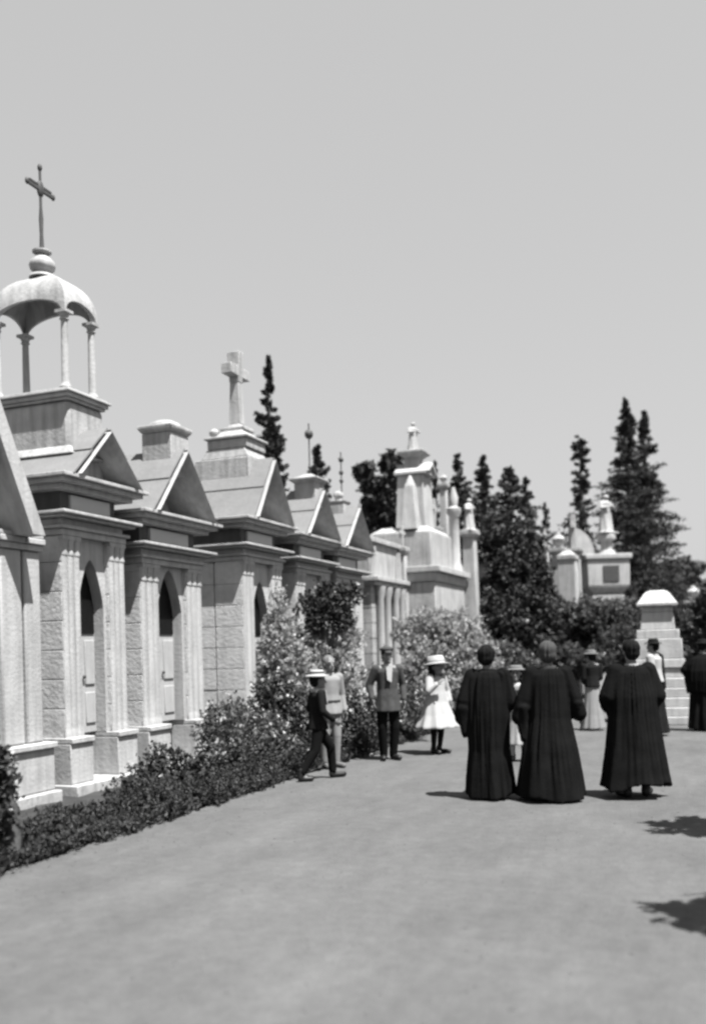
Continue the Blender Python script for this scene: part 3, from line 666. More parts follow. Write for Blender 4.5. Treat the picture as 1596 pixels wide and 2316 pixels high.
def cypress(x, D, ytop, ybase, prof, label, group, seed, m='conifer', nt=900, nl=17, ls=.062, rag=.35, droop=.5, name='cypress_tree', ln=.38, gap=0.0):
    """prof: list of (fraction from the top, half width in photo px)"""
    p = gnd(x, D); r = empty(name, p, label, 'tree', group); rg = np.random.default_rng(seed)
    zt = hz(ytop, x, D); zb = max(hz(ybase, x, D), .35); px = D/FPX
    fs = np.array([q[0] for q in prof]); ws = np.array([q[1] for q in prof])*px*.92
    nb = max(60, nt//7); K = 9
    f = np.sort(np.concatenate([rg.random(nb)**.75, rg.random(nb//8)*.12])); nn = len(f)
    z = zt - (zt-zb)*f; a = rg.random(nn)*2*np.pi + np.arange(nn)*2.4
    ph = rg.random(6)*6.28; q = 1/(1+.02*D)
    lob = 1 + rag*.45*(np.sin(z*4.1*q + 2*a + ph[0]) + .7*np.sin(z*10*q - a + ph[1])) + rg.normal(0, rag*.4, nn)
    w_ = np.interp(f, fs, ws)*np.clip(lob, .3, 1.55)
    # each branch carries a row of leafy tufts from the stem to its tip
    t = (np.arange(K)+.6)/K; t = t[None, :]**.7
    up = (droop*w_*.9 + rg.normal(0, .12, nn)*w_)[:, None]
    sw = rg.normal(0, .10, (nn, K))*w_[:, None]
    X = w_[:, None]*t*np.cos(a)[:, None] + sw*np.sin(a)[:, None]; Y = w_[:, None]*t*np.sin(a)[:, None] - sw*np.cos(a)[:, None]
    Zz = z[:, None] + up*(t**1.5) - .12*w_[:, None]*t + rg.normal(0, .03, (nn, K))
    C = np.stack([X, Y, Zz], 2).reshape(-1, 3)
    Dn = np.stack([np.cos(a), np.sin(a), droop + rg.normal(0, .15, nn)], 1); Dn = np.repeat(Dn/np.linalg.norm(Dn, axis=1)[:, None], K, axis=0)
    wr = np.repeat(w_, K); Lt = np.clip(wr*.42, .05, ln)
    keep = rg.random(len(C)) > gap*.8; C, Dn, Lt, wr = C[keep], Dn[keep], Lt[keep], wr[keep]
    P, N_ = tufts(C, Dn, nl, Lt, 1.0, rg)
    off = (P - np.repeat(C, nl, axis=0) - 0)*0
    base = np.repeat(C, nl, axis=0); tt = rg.random((len(base), 1)); sp = np.repeat(np.clip(wr*.11, .012, .02+.0012*D), nl)[:, None]
    P = base + np.repeat(Dn, nl, axis=0)*np.repeat(Lt, nl)[:, None]*tt + rg.normal(0, 1, base.shape)*sp*(1.2-tt)
    leaf_mesh('crown', P, N_, ls, M[m], r, seed+1)
    lim = [(zb+(zt-zb)*(.1+.8*k/14), k*2.4, float(np.interp(.9-.8*k/14, fs, ws))*.8, .3) for k in range(14)]
    trunk(r, zt-.25, .05+.006*D, lim, seed)
    return r
def blob_tree(x, D, blobs, label, group, seed, m='dark', dens=260, nl=12, ls=.10, name='broad_tree', h=None, cat='tree', white=0):
    """crown of leafy clumps: blobs are (photo x, photo y, radius px, depth shift)"""
    p = gnd(x, D); r = empty(name, p, label, cat, group); rg = np.random.default_rng(seed)
    PP = []; NN = []; lim = []
    for (bx, by, br, dd) in blobs:
        c = at(bx, by, D+dd) - p; c = np.array(c); R_ = br*(D+dd)/FPX
        k = max(45, int(dens*min(1.0, (R_/.55)**2)))
        v = rg.normal(0, 1, (k, 3)); v /= np.linalg.norm(v, axis=1)[:, None]
        ra = R_*rg.uniform(.25, 1, (k, 1))**.6*(1+.35*np.sin(v[:, :1]*5+rg.random()*6)*np.sin(v[:, 2:3]*6+rg.random()*6))
        C = c + v*ra*np.array([1, 1, .85]); Dn = v + np.array([0, 0, .35])
        C[:, 2] = np.maximum(C[:, 2], .12)
        P, N_ = tufts(C, Dn/np.linalg.norm(Dn, axis=1)[:, None], nl, min(.32, R_*.5), .05+.0012*D, rg); PP.append(P); NN.append(N_)
        lim.append(c)
    P = np.concatenate(PP); N_ = np.concatenate(NN)
    P[:, 2] = np.maximum(P[:, 2], .03)
    cr = leaf_mesh('crown' if cat == 'tree' else 'foliage', P, N_, ls, M[m], r, seed+1)
    if white:
        idx = rg.choice(len(P), white); W = P[idx] + N_[idx]*.05
        W = np.repeat(W, 5, axis=0) + rg.normal(0, .028, (len(W)*5, 3)); leaf_mesh('blossoms', W, np.tile([[0, 0, 1.0]], (len(W), 1)), .032+.0012*D, M['bloom'], r, seed+2, asp=1.1, jit=1.5)['kind'] = 'stuff'
    b = MB(); rr = .03+.004*D
    zt = max(c[2] for c in lim)
    b.tube([(0, 0, -.05), (.02, .01, zt*.35), (0, 0, zt*.75)], [rr*1.3, rr, rr*.4], 8)
    for c in lim: b.tube([(0, 0, zt*.3), (c[0]*.5, c[1]*.5, zt*.3+(c[2]-zt*.3)*.6), tuple(c)], [rr*.5, rr*.3, rr*.1], 6)
    b.build('trunk' if cat == 'tree' else 'stem', M['bark'], r, smooth=60)
    return r

TG = 'conifers behind the tombs'
cypress(622, 26, 806, 1240, [(0, 2), (.12, 7), (.3, 15), (.5, 28), (.7, 30), (1, 34)], 'tall slender dark cypress behind the mausoleum with the stone cross', TG, 101, nt=1000, rag=.4, ls=.062)
cypress(728, 30, 1010, 1260, [(0, 4), (.15, 10), (.4, 22), (.7, 27), (1, 30)], 'short dark cypress behind the mausoleum with the diamond cross', TG, 102, nt=700, rag=.5, ls=.062)
cypress(1322, 40, 985, 1420, [(0, 9), (.1, 15), (.25, 17), (.33, 14), (.42, 30), (.6, 42), (.8, 46), (1, 50)], 'slim ragged conifer with knobbly top between the white monuments', TG, 103, nt=1000, rag=.5, droop=.15, ls=.062, gap=.25)
cypress(1428, 43, 900, 1440, [(0, 3), (.12, 15), (.25, 25), (.35, 44), (.5, 56), (.7, 62), (1, 68)], 'tallest dark conifer at the right, left of the twin tops', TG, 104, nt=2900, rag=.5, droop=.05, ls=.062, gap=.3, ln=.55)
cypress(1470, 45, 930, 1440, [(0, 3), (.12, 14), (.3, 32), (.45, 48), (.6, 56), (.8, 60), (1, 64)], 'dark conifer at the right, right of the twin tops and slightly lower', TG, 105, nt=2900, rag=.5, droop=.05, ls=.062, gap=.3, ln=.55)
cypress(1240, 44, 1135, 1420, [(0, 3), (.2, 10), (.5, 18), (1, 30)], 'small pointed conifer between the dark conifer mass and the white urn tomb', TG, 106, nt=500, rag=.4, ls=.062)
cypress(1045, 36, 1028, 1330, [(0, 4), (.15, 13), (.4, 26), (.7, 34), (1, 40)], 'pointed dark conifer at the left of the conifer mass', TG, 107, nt=900, rag=.45, droop=.2, ls=.062)
cypress(1102, 35, 1030, 1430, [(0, 4), (.1, 11), (.2, 13), (.3, 45), (.6, 62), (1, 75)], 'bulky dark conifer with a knobbed leader in the middle of the conifer mass', TG, 108, nt=1900, rag=.75, droop=.15, gap=.6, ls=.062, ln=.5)
cypress(1160, 36, 1055, 1440, [(0, 4), (.08, 16), (.25, 42), (.6, 60), (1, 72)], 'broad dark conifer at the right of the conifer mass', TG, 109, nt=1900, rag=.75, droop=.15, gap=.6, ls=.062, ln=.5)
cypress(1198, 38, 1080, 1440, [(0, 3), (.1, 9), (.3, 26), (.6, 36), (1, 55)], 'narrow dark conifer at the right end of the conifer mass', TG, 110, nt=1000, rag=.5, droop=.15, ls=.062)
cypress(992, 33, 1048, 1280, [(0, 3), (.2, 8), (.5, 9), (1, 11)], 'very thin dark cypress beside the slender pillar with a cross', TG, 111, nt=350, rag=.4, ls=.062)
blob_tree(868, 30, [(815, 1070, 9, 0), (832, 1060, 9, 0), (840, 1100, 22, 0), (862, 1130, 30, 0), (838, 1150, 22, .3), (880, 1095, 18, 0), (885, 1048, 22, .4), (905, 1075, 18, .4), (872, 1165, 28, 0), (855, 1195, 26, 0)], 'loose dark tree with knobbly clumps left of the tall statue monument', 'broad trees behind the tombs', 121, 'dark', 260, 12, .10)
blob_tree(1150, 27.5, [(1126, 1345, 34, 0), (1165, 1300, 45, 0), (1195, 1285, 35, 0), (1130, 1390, 50, -.5), (1190, 1370, 50, -.5), (1205, 1340, 36, 0), (1100, 1250, 34, .8), (1150, 1240, 40, .8), (1185, 1240, 34, .8), (1160, 1435, 55, -1), (1215, 1415, 40, -.5)], 'low spreading dark tree below the conifer mass with lighter sunlit leaves', 'broad trees behind the tombs', 122, 'dark', 460, 13, .075, white=60)
blob_tree(1540, 60, [(1500, 1330, 45, 0), (1535, 1310, 45, 2), (1510, 1380, 50, 0), (1560, 1360, 40, 2), (1540, 1420, 50, 0), (1590, 1400, 40, 3), (1500, 1430, 45, 0), (1480, 1395, 40, 1)], 'hazy grey tree falling away at the right behind the stepped pedestal', 'broad trees behind the tombs', 123, 'far', 420, 12, .20)
blob_tree(1607, 24, [(1600, 1375, 26, 0), (1612, 1410, 36, 0), (1608, 1450, 34, 0), (1615, 1340, 24, 0)], 'dark leafy tree at the right picture edge above the black clad person', 'broad trees behind the tombs', 124, 'dark', 300, 12, .075)
# a tree right of the frame: only its shadow reaches the path
r = empty('broad_tree', (2.5, 7.55, 0), 'leafy tree right of the frame whose ragged shadows lie on the path', 'tree', 'broad trees behind the tombs')
rg = np.random.default_rng(130); PP = []; NN = []
for (cx, cy, cz, cr) in ((-1.5, .80, 3.0, .22), (-1.2, .95, 3.05, .3), (-.85, .8, 3.2, .34), (-1.28, -2.0, 3.0, .2), (-1.0, -2.1, 3.05, .28), (-.7, -1.9, 3.2, .34), (.3, -.2, 3.9, .75), (1.0, .7, 4.2, .9), (1.0, -1.0, 4.0, .9), (1.0, 0, 4.8, .8)):
    k = int(240*cr**2)+30; v = rg.normal(0, 1, (k, 3)); v /= np.linalg.norm(v, axis=1)[:, None]
    C = np.array([cx, cy, cz]) + v*cr*rg.uniform(.3, 1, (k, 1))*np.array([1, 1, .6]); P, N_ = tufts(C, v, 12, .3, .06, rg); PP.append(P); NN.append(N_)
leaf_mesh('crown', np.concatenate(PP), np.concatenate(NN), .09, M['dark'], r, 131)
trunk(r, 4.6, .13, [(2.4, 2.65, 1.7, .6), (2.3, 3.95, 2.2, .7), (2.8, .6, 1.0, 1.2)], 132)

# far wood along the horizon
rg = np.random.default_rng(140); C = []
for k in range(900):
    y = rg.uniform(75, 110); x = rg.uniform(-75, 25); hh = 2.6 + 1.6*math.sin(x*.22) + 1.1*math.sin(x*.71+1) 
    C.append((x, y, rg.uniform(0, max(1.0, hh))))
C = np.array(C); Dn = rg.normal(0, 1, C.shape); Dn[:, 2] = np.abs(Dn[:, 2]); Dn /= np.linalg.norm(Dn, axis=1)[:, None]
P, N_ = tufts(C, Dn, 14, 1.2, .45, rg); tag(leaf_mesh('distant_wood', P, N_, .5, M['far'], None, 141), kind='stuff')

# shrubs: (photo x, photo foot row, height rows, half width px, depth, material, blossoms, label)
def shrub(x, D, blobs, label, seed, m, white, group='shrubs in the flower bed', dens=330, ls=.034, name='flower_shrub'):
    return blob_tree(x, D, blobs, label, group, seed, m, dens, 13, ls, name, cat='shrub', white=white)
shrub(375, 11.3, [(335, 1752, 38, 0), (375, 1735, 40, .2), (410, 1745, 38, .2), (350, 1790, 40, -.2), (400, 1790, 45, 0), (315, 1785, 26, 0), (440, 1740, 22, .4)], 'dark bushy rose at the corner of the plinth of the block topped mausoleum', 201, 'dark', 8)
shrub(535, 13.2, [(490, 1620, 24, 1), (500, 1660, 40, .4), (545, 1650, 45, .4), (590, 1655, 45, .4), (520, 1710, 45, 0), (575, 1710, 48, 0), (620, 1700, 40, 0), (480, 1700, 30, .2), (540, 1612, 28, .9)], 'broad bush full of small white flowers beyond the block topped mausoleum', 202, 'mid', 110)
shrub(635, 14.6, [(610, 1600, 36, 0), (640, 1570, 32, 0), (660, 1610, 40, -.2), (625, 1640, 40, 0), (680, 1650, 42, -.4), (600, 1560, 18, .2)], 'tall dark leaved bush with white blooms behind the boy in the straw hat', 203, 'dark', 60)
shrub(800, 15.2, [(790, 1620, 30, 0), (820, 1600, 32, 0), (800, 1660, 38, -.3), (835, 1650, 34, -.3), (780, 1690, 30, -.6), (815, 1690, 30, -.5)], 'dark round bush between the pale suited youth and the man in a cap', 204, 'dark', 40)
shrub(925, 17.2, [(915, 1575, 28, 0), (945, 1590, 30, 0), (920, 1620, 32, -.2), (950, 1630, 26, -.4)], 'mid grey bush with white flowers between the man in a cap and the girl', 205, 'mid', 50)
shrub(610, 16.2, [(600, 1490, 30, 0), (640, 1450, 36, 0), (610, 1530, 34, 0), (660, 1500, 40, 0), (640, 1400, 30, .3), (690, 1540, 36, -.2), (620, 1350, 18, .6)], 'pale flowering climber in front of the mausoleum with the stone cross', 206, 'pale', 120, dens=230, ls=.042)
shrub(735, 17.6, [(720, 1480, 44, 0), (770, 1500, 40, 0), (740, 1540, 44, -.2), (700, 1440, 30, 0), (790, 1450, 34, .3), (800, 1540, 30, -.3)], 'pale loose bush behind the pale suited youth', 207, 'pale', 110, dens=230, ls=.042)
shrub(735, 17.4, [(700, 1365, 22, 0), (725, 1385, 28, 0), (760, 1375, 30, 0), (785, 1350, 24, .2), (745, 1340, 22, 0), (770, 1405, 22, 0), (715, 1405, 20, 0)], 'tall standard rose with a dark crown in front of the mausoleum with the diamond cross', 208, 'dark', 25, ls=.042)
shrub(975, 21.5, [(940, 1430, 38, 0), (985, 1420, 42, 0), (1030, 1430, 44, 0), (960, 1480, 44, -.3), (1015, 1480, 46, -.3), (1060, 1470, 42, 0), (950, 1530, 40, -.5), (1040, 1530, 44, -.5), (1080, 1500, 40, 0), (995, 1560, 40, -.8)], 'large pale grey bush behind the girl in white', 209, 'pale', 70, dens=340, ls=.05)
shrub(1075, 24, [(1060, 1540, 40, 0), (1110, 1520, 44, 0), (1090, 1480, 40, .5), (1140, 1560, 40, -.3), (1150, 1500, 40, .3), (1190, 1530, 40, 0)], 'mid grey bush behind the two left gowned figures', 210, 'mid', 60, dens=340, ls=.055)
shrub(1280, 30, [(1220, 1440, 44, 0), (1262, 1395, 40, 0), (1300, 1410, 44, 0), (1340, 1400, 36, 0), (1300, 1450, 44, 0), (1240, 1490, 44, -.5), (1290, 1500, 36, -1), (1340, 1440, 40, 0), (1330, 1490, 34, -.8), (1200, 1500, 36, -.5)], 'speckled bush across the end of the path below the white urn tomb', 211, 'mid', 90, dens=380, ls=.07)
shrub(1400, 29, [(1370, 1405, 38, 0), (1415, 1395, 36, .3), (1440, 1430, 36, 0), (1390, 1460, 40, -.5), (1430, 1480, 34, -.8), (1365, 1490, 26, -.8), (1460, 1470, 30, 0)], 'speckled bush left of the stepped pedestal below the statue monument', 212, 'mid', 60, dens=380, ls=.07)
shrub(1545, 30, [(1530, 1440, 24, 0), (1555, 1420, 30, 0), (1560, 1460, 30, 0), (1585, 1440, 30, 0), (1545, 1490, 26, -.5)], 'grey bush right of the stepped pedestal', 213, 'mid', 30, dens=340, ls=.09)
shrub(12, 7.6, [(-22, 1725, 30, 0), (-12, 1780, 32, 0), (-24, 1830, 40, 0), (-6, 1850, 24, -.1)], 'dark spiky bush at the left picture edge below the nearest mausoleum', 214, 'dark', 12, ls=.04)

# low edging along the path
rg = np.random.default_rng(150); CL = []; SZ = []
for k in range(1500):                                       # clumps: rosettes, upright stalks and trailing bits
    y = 4.0 + 25*rg.random()**1.5; u = rg.random()
    CL.append((-5.17 - (.9+.15*math.sin(y*1.7)+.1*math.sin(y*4.3))*u**1.15 + rg.normal(0, .03), y, rg.random()))
for which, (lsz, frac) in enumerate(((.012, .45), (.019, .4), (.03, .15))):
    Cs = []; Ds = []
    for (cx, cy, q) in CL:
        if rg.random() > .8: continue
        hh = (.10 + .13*q**2.5 + .05*math.sin(cy*2.3))*(1.25 if cx < -5.4 else .8); rad = .05 + .07*rg.random()
        for j in range(int(26*frac)+1):
            v = rg.normal(0, 1, 3); v /= np.linalg.norm(v); v[2] = abs(v[2])
            Cs.append((cx+v[0]*rad, cy+v[1]*rad, .01+hh*v[2]*rg.random()**.4)); Ds.append((v[0]*.8, v[1]*.8, .5+v[2]))
    Cs = np.array(Cs); Ds = np.array(Ds); Ds /= np.linalg.norm(Ds, axis=1)[:, None]
    P, N_ = tufts(Cs, Ds, 10, .07, .018, rg)
    CL2 = (P, N_, lsz); SZ.append(CL2)
P = np.concatenate([q[0] for q in SZ]); N_ = np.concatenate([q[1] for q in SZ]); S_ = np.concatenate([np.full(len(q[0]), q[2]) for q in SZ])
P[:, 2] = np.maximum(P[:, 2], .006)
tag(leaf_mesh('border_plants', P, N_, S_, M['dark'], None, 151, asp=2.0), 'low dark edging plants along the path', 'ground cover', kind='stuff')

# loose stones and litter on the path
rg = random.Random(160); b = MB()
for k in range(1500):
    y = 3.2 + 22*rg.random()**1.6; x = -5.1 + 5.4*rg.random() if k % 3 else -5.1 + .8*rg.random()**2
    q = rg.uniform(.004, .012)*(1.7 if k % 17 == 0 else 1); a = rg.random()*6.28; e = rg.uniform(.6, 1.5); h_ = q*rg.uniform(.5, 1)
    b.add([(x+q*e*math.cos(a+t), y+q*math.sin(a+t), .001) for t in (0, 1.3, 2.4, 3.6, 5)] + [(x+rg.uniform(-.3, .3)*q, y, h_)], [(0,1,5), (1,2,5), (2,3,5), (3,4,5), (4,0,5)])
tag(b.build('path_pebbles', M['earth'], smooth=0), 'loose pebbles and grit on the path', 'gravel', kind='stuff')

# ------------------------------------------------------------------ people
def crease(o, seed, amp=.012):
    """uneven drapery: long soft pleats that start and stop, pushed along the normals"""
    me = o.data; n = len(me.vertices); V = np.empty(n*3); me.vertices.foreach_get('co', V); V = V.reshape(-1, 3)
    N_ = np.empty(n*3); me.vertices.foreach_get('normal', N_); N_ = N_.reshape(-1, 3); rg = np.random.default_rng(seed+77)
    a = np.arctan2(V[:, 1], V[:, 0]); z = V[:, 2]; d = np.zeros(n)
    for k in range(9):
        f = rg.integers(9, 34); d += np.sin(f*a + rg.uniform(-3, 3)*z + rg.random()*6.3)*np.clip(np.sin(z*rg.uniform(1.5, 5) + a*rg.integers(1, 4) + rg.random()*6.3), 0, 1)*rg.uniform(.5, 1)
    V += N_*(d*amp*.5)[:, None]; V[:, 2] = np.maximum(V[:, 2], .006)
    me.vertices.foreach_set('co', V.reshape(-1)); me.update(); return o
def lerp3(a, b, t): return Vector(a).lerp(Vector(b), t)
BASE = {'neck': (0, 0, 1.42), 'head': (0, .02, 1.585)}
for s, n in ((-1, 'l'), (1, 'r')):
    BASE.update({'sh'+n: (s*.175, 0, 1.385), 'el'+n: (s*.225, -.03, 1.10), 'wr'+n: (s*.235, .05, .86), 'hip'+n: (s*.088, 0, .90), 'kn'+n: (s*.10, .015, .49), 'an'+n: (s*.10, -.03, .075), 'toe'+n: (s*.125, .13, .03)})
class Person:
    def __init__(s, x, y, h, face, label, pose=None, head=1.0, group=None, hw=1.0, D=None):
        d = ray(x, y); t = -CZ/d.z; p = d*t
        s.r = empty('person', (p.x, p.y, 0.004), label, 'person', group, rz=face)
        k = h/1.70; s.k = k; s.J = {n: Vector(v)*k for n, v in {**BASE, **(pose or {})}.items()}; s.hs = head*(.5+.5*k)
        s.wid = hw; s.body()
    def hand(s, mb, n):
        k = s.k; w_ = s.J['wr'+n]; e = s.J['el'+n]; d = (w_-e).normalized(); sd = -1 if n == 'l' else 1
        side = Vector((0, 1, 0)); side = (side - d*side.dot(d)).normalized(); nrm = d.cross(side)
        c = w_ + d*.05*k
        mb.ell(c + d*.008*k, (.042*k, .02*k, .05*k), Matrix((side, nrm, d)).transposed(), 12, 8)
        inn = Vector((-sd, 0, 0)); inn = (inn-d*inn.dot(d)).normalized()
        for q, (o, l) in enumerate(((.030, .070), (.010, .080), (-.011, .074), (-.031, .058))):
            b0 = c + d*.045*k + side*o*k; b1 = b0 + (d*.9+inn*.25+side*o*2).normalized()*l*.5*k; b2 = b1 + (d*.75+inn*.6).normalized()*l*.5*k
            mb.capsule(b0, .0092*k, b1, .0085*k, 8); mb.capsule(b1, .0085*k, b2, .0075*k, 8)
        t0 = c - d*.015*k + side*.035*k; t1 = t0 + (d*.6+side*.8).normalized()*.035*k; t2 = t1 + (d*.9+side*.25+inn*.3).normalized()*.03*k
        mb.capsule(t0, .012*k, t1, .0105*k, 8); mb.capsule(t1, .0105*k, t2, .009*k, 8)
    def body(s):
        J, k, mb = s.J, s.k, MB(); w_ = s.wid
        pel = (J['hipl']+J['hipr'])/2; ch = (J['shl']+J['shr'])/2
        wa = pel.lerp(ch, .35)
        mb.capsule(pel + Vector((0, 0, .03))*k, .115*k, wa, .10*k, ex=1.25*w_); mb.capsule(wa, .10*k, ch - Vector((0, 0, .08))*k, .115*k, ex=1.3*w_)
        for n in 'lr':
            mb.capsule(ch.lerp(J['sh'+n], .3) - Vector((0, 0, .02))*k, .075*k, J['sh'+n], .052*k)
            mb.capsule(J['sh'+n], .05*k, J['el'+n], .037*k); mb.capsule(J['el'+n], .037*k, J['wr'+n], .025*k); s.hand(mb, n)
            mb.capsule(J['hip'+n], .085*k, J['kn'+n], .053*k); mb.capsule(J['kn'+n], .053*k, J['kn'+n].lerp(J['an'+n], .3), .055*k); mb.capsule(J['kn'+n].lerp(J['an'+n], .3), .055*k, J['an'+n], .034*k)
            mb.capsule(J['an'+n]-Vector((0, 0, .03))*k, .036*k, J['toe'+n], .03*k)
        mb.capsule(J['neck']-Vector((0, 0, .05))*k, .062*k, J['head']-Vector((0, 0, .05))*k, .05*k)
        h = J['head']; q = s.hs
        mb.ell(h + Vector((0, -.008, .018))*q, (.074*q, .094*q, .096*q)); mb.ell(h + Vector((0, .02, -.045))*q, (.056*q, .07*q, .075*q))
        mb.capsule(h + Vector((0, .085, .0))*q, .010*q, h + Vector((0, .106, -.028))*q, .014*q, 8); mb.ell(h + Vector((0, .075, -.085))*q, (.024*q, .022*q, .02*q), n=10, m=6)
        for t in (-1, 1):
            mb.ell(h + Vector((t*.076, -.005, -.008))*q, (.012*q, .022*q, .032*q), n=10, m=8); mb.ell(h + Vector((t*.03, .078, .028))*q, (.022*q, .014*q, .008*q), n=10, m=6)
        s.b = remesh('body', mb, M['skin'], s.r, vox=.0075, sm=2)
        for t in (-1, 1):
            e = MB(); e.ell(h + Vector((t*.03, .086, .008))*q, (.013*q, .009*q, .007*q), n=10, m=6); e.build('eye', M['eye'], s.r)
        e = MB(); e.ell(h + Vector((0, .089, -.058))*q, (.022*q, .008*q, .006*q), n=10, m=6); e.build('mouth', M['lip'], s.r)
    def hair(s, long=0, vol=1.0, m='hair'):
        h = s.J['head']; q = s.hs*vol; mb = MB()
        mb.ell(h + Vector((0, -.022, .038))*q, (.084*q, .094*q, .088*q)); mb.ell(h + Vector((0, -.05, -.01))*q, (.076*q, .06*q, .075*q))
        if long:
            for t in (-1, 0, 1):
                mb.capsule(h + Vector((t*.06, -.05, .0))*q, .05*q, h + Vector((t*.085, -.045+.04*abs(t), -long))*q, .04*q)
        return crease(remesh('hair', mb, M[m], s.r, vox=.009, sm=2), int(h.z*1000), .010)
    def hat(s, brim, crown, h, m='straw', tilt=0.0, up=.075, band=None):
        c = s.J['head'] + Vector((0, -.01, up))*s.hs; b = MB()
        prof = [(crown*.98, -.012), (brim, -.016-.006), (brim*1.01, -.010), (crown*1.06, .004), (crown, .03), (crown*.94, h*.8), (crown*.8, h*.97), (crown*.3, h)]
        b.lathe(prof, (0, 0, 0), 28); o = b.build('hat', M[m], s.r, smooth=50); o.location = c; o.rotation_euler = (tilt, 0, 0)
        if band:
            b = MB(); b.lathe([(crown*1.03, .008), (crown*1.015, .04)], (0, 0, 0), 28); b.build('hat_band', M[band], o)
        return o
    def cap(s, m='jacket'):
        c = s.J['head'] + Vector((0, -.005, .06))*s.hs; q = s.hs; mb = MB()
        mb.ell(c + Vector((0, -.01, .035))*q, (.105*q, .115*q, .045*q)); mb.ell(c + Vector((0, 0, .0))*q, (.083*q, .1*q, .04*q)); mb.ell(c + Vector((0, .095, -.005))*q, (.06*q, .055*q, .010*q), Matrix.Rotation(-.3, 3, 'X'))
        return remesh('cap', mb, M[m], s.r, vox=.008, sm=2)
    def trousers(s, m, bag=1.0, to=.97):
        J, k, mb = s.J, s.k, MB(); pel = (J['hipl']+J['hipr'])/2
        mb.capsule(pel + Vector((0, 0, .10))*k, .125*k, pel, .125*k, ex=1.25)
        for n in 'lr':
            mb.capsule(J['hip'+n], .102*k*bag, J['kn'+n], .078*k*bag); mb.capsule(J['kn'+n], .078*k*bag, J['kn'+n].lerp(J['an'+n], to), .066*k*bag)
        return remesh('trousers', mb, M[m], s.r, vox=.011, sm=3)
    def stockings(s, m='black2'):
        J, k, mb = s.J, s.k, MB()
        for n in 'lr':
            mb = MB(); mb.capsule(J['kn'+n]+Vector((0, 0, .06))*k, .066*k, J['kn'+n].lerp(J['an'+n], .3), .062*k); mb.capsule(J['kn'+n].lerp(J['an'+n], .3), .062*k, J['an'+n], .042*k)
            remesh('stocking', mb, M[m], s.r, vox=.010, sm=2)
    def shoes(s, m='leather'):
        J, k = s.J, s.k
        for n in 'lr':
            mb = MB(); a, t = J['an'+n], J['toe'+n]; d = (t-a); d.z = 0; d.normalize()
            hl = Vector((a.x, a.y, t.z+.012*k)) - d*.02*k
            mb.capsule(hl, .046*k, t + d*.03*k + Vector((0, 0, .008*k)), .042*k, ex=1.0); mb.capsule(a + Vector((0, 0, .05))*k, .05*k, hl + Vector((0, 0, .02))*k, .05*k)
            o = remesh('shoe', mb, M[m], s.r, vox=.009, sm=2)
    def coat(s, m, length=.78, flare=1.0, puff=1.0, cuff=.93, name='jacket', open_=0.0):
        """jacket: torso loft with sleeves, one cloth"""
        J, k, mb = s.J, s.k, MB(); w_ = s.wid
        ch = (J['shl']+J['shr'])/2; pel = (J['hipl']+J['hipr'])/2; zt = J['neck'].z; n = 40; rings = []
        for f, rx, ry in ((0, .195*flare, .17*flare), (.04, .192*flare, .167*flare), (.25, .175*(1+(flare-1)*.75), .14*(1+(flare-1)*.75)), (.5, .155*(1+(flare-1)*(.55 if flare > 1.5 else .3)), .122*(1+(flare-1)*.4)), (.72, .165*(1+(flare-1)*.12), .125*(1+(flare-1)*.12)), (.88, .19, .125), (.95, .15, .105), (1, .078, .075)):
            z = length*k + (zt-length*k)*f; c = pel.lerp(ch, max(0, min(1, (z-pel.z)/(ch.z-pel.z))))
            am = .035*(1-f)*flare
            rings.append([(c.x + (rx*w_*k)*(1+am*math.sin(9*a+f*2))*math.cos(a), c.y + (ry*k)*(1+am*math.sin(9*a+f*2))*math.sin(a), z) for a in [2*math.pi*i/n for i in range(n)]])
        mb.loft(rings)
        for q in 'lr':
            mb.capsule(J['sh'+q]-Vector((0, 0, .005))*k, .07*k*puff, J['el'+q], .058*k*(.5+.5*puff)); mb.capsule(J['el'+q], .058*k*(.5+.5*puff), J['el'+q].lerp(J['wr'+q], cuff), .045*k)
        return remesh(name, mb, M[m], s.r, vox=.011, sm=3)
    def collar(s, m='white', big=1.0, front=0):
        b = MB(); c = s.J['neck']; k = s.k
        b.lathe([(.072*k*big, -.03*k), (.082*k*big, .0), (.074*k*big, .035*k), (.066*k*big, .035*k)], tuple(c), 20)
        if front: b.prism([c + Vector((-.05, .125, -.0))*k, c + Vector((.05, .125, -.0))*k, c + Vector((.045, .15, -.2))*k, c + Vector((-.02, .155, -.24))*k], Vector((0, .012, 0)))
        return b.build('collar', M[m], s.r, smooth=50)
    def gown(s, m, hem=.03, wx=.30, wy=.27, seed=0, sleeve=None, lean=0.0, shx=.235, waist=.21):
        """long full gown with wide sleeves; folds deepen downwards"""
        J, k, mb = s.J, s.k, MB(); rg = random.Random(seed); n = 96; rings = []
        ph = [rg.random()*6.28 for _ in range(6)]
        zt = J['neck'].z+.02*k
        sec = [(hem*k, wx, wy, 1), (.25*k, wx*.93, wy*.92, .9), (.55*k, wx*.82, wy*.78, .7), (.9*k, waist+.02, waist*.82, .45), (1.1*k, waist+.015, waist*.76, .3), (1.26*k, waist+.02, .15, .2), (1.36*k, shx-.02, .135, .12), (1.42*k, .15, .11, .05), (zt, .075, .07, 0)]
        for z, rx, ry, am in sec:
            row = []
            for i in range(n):
                a = 2*math.pi*i/n
                f = 1 + am*(.06*math.sin(5*a+ph[0]+z*.9) + .04*math.sin(8*a+ph[1]-z*1.3) + .03*math.sin(13*a+ph[2]+z))
                zz = z + (.035*math.sin(2*a+ph[3]) + .02*math.sin(5*a+ph[4]) if am == 1 else 0)*k
                row.append((rx*k*f*math.cos(a), ry*k*f*math.sin(a) + lean*z, max(zz, .012)))
            rings.append(row)
        mb.loft(rings)
        sl = sleeve or {}
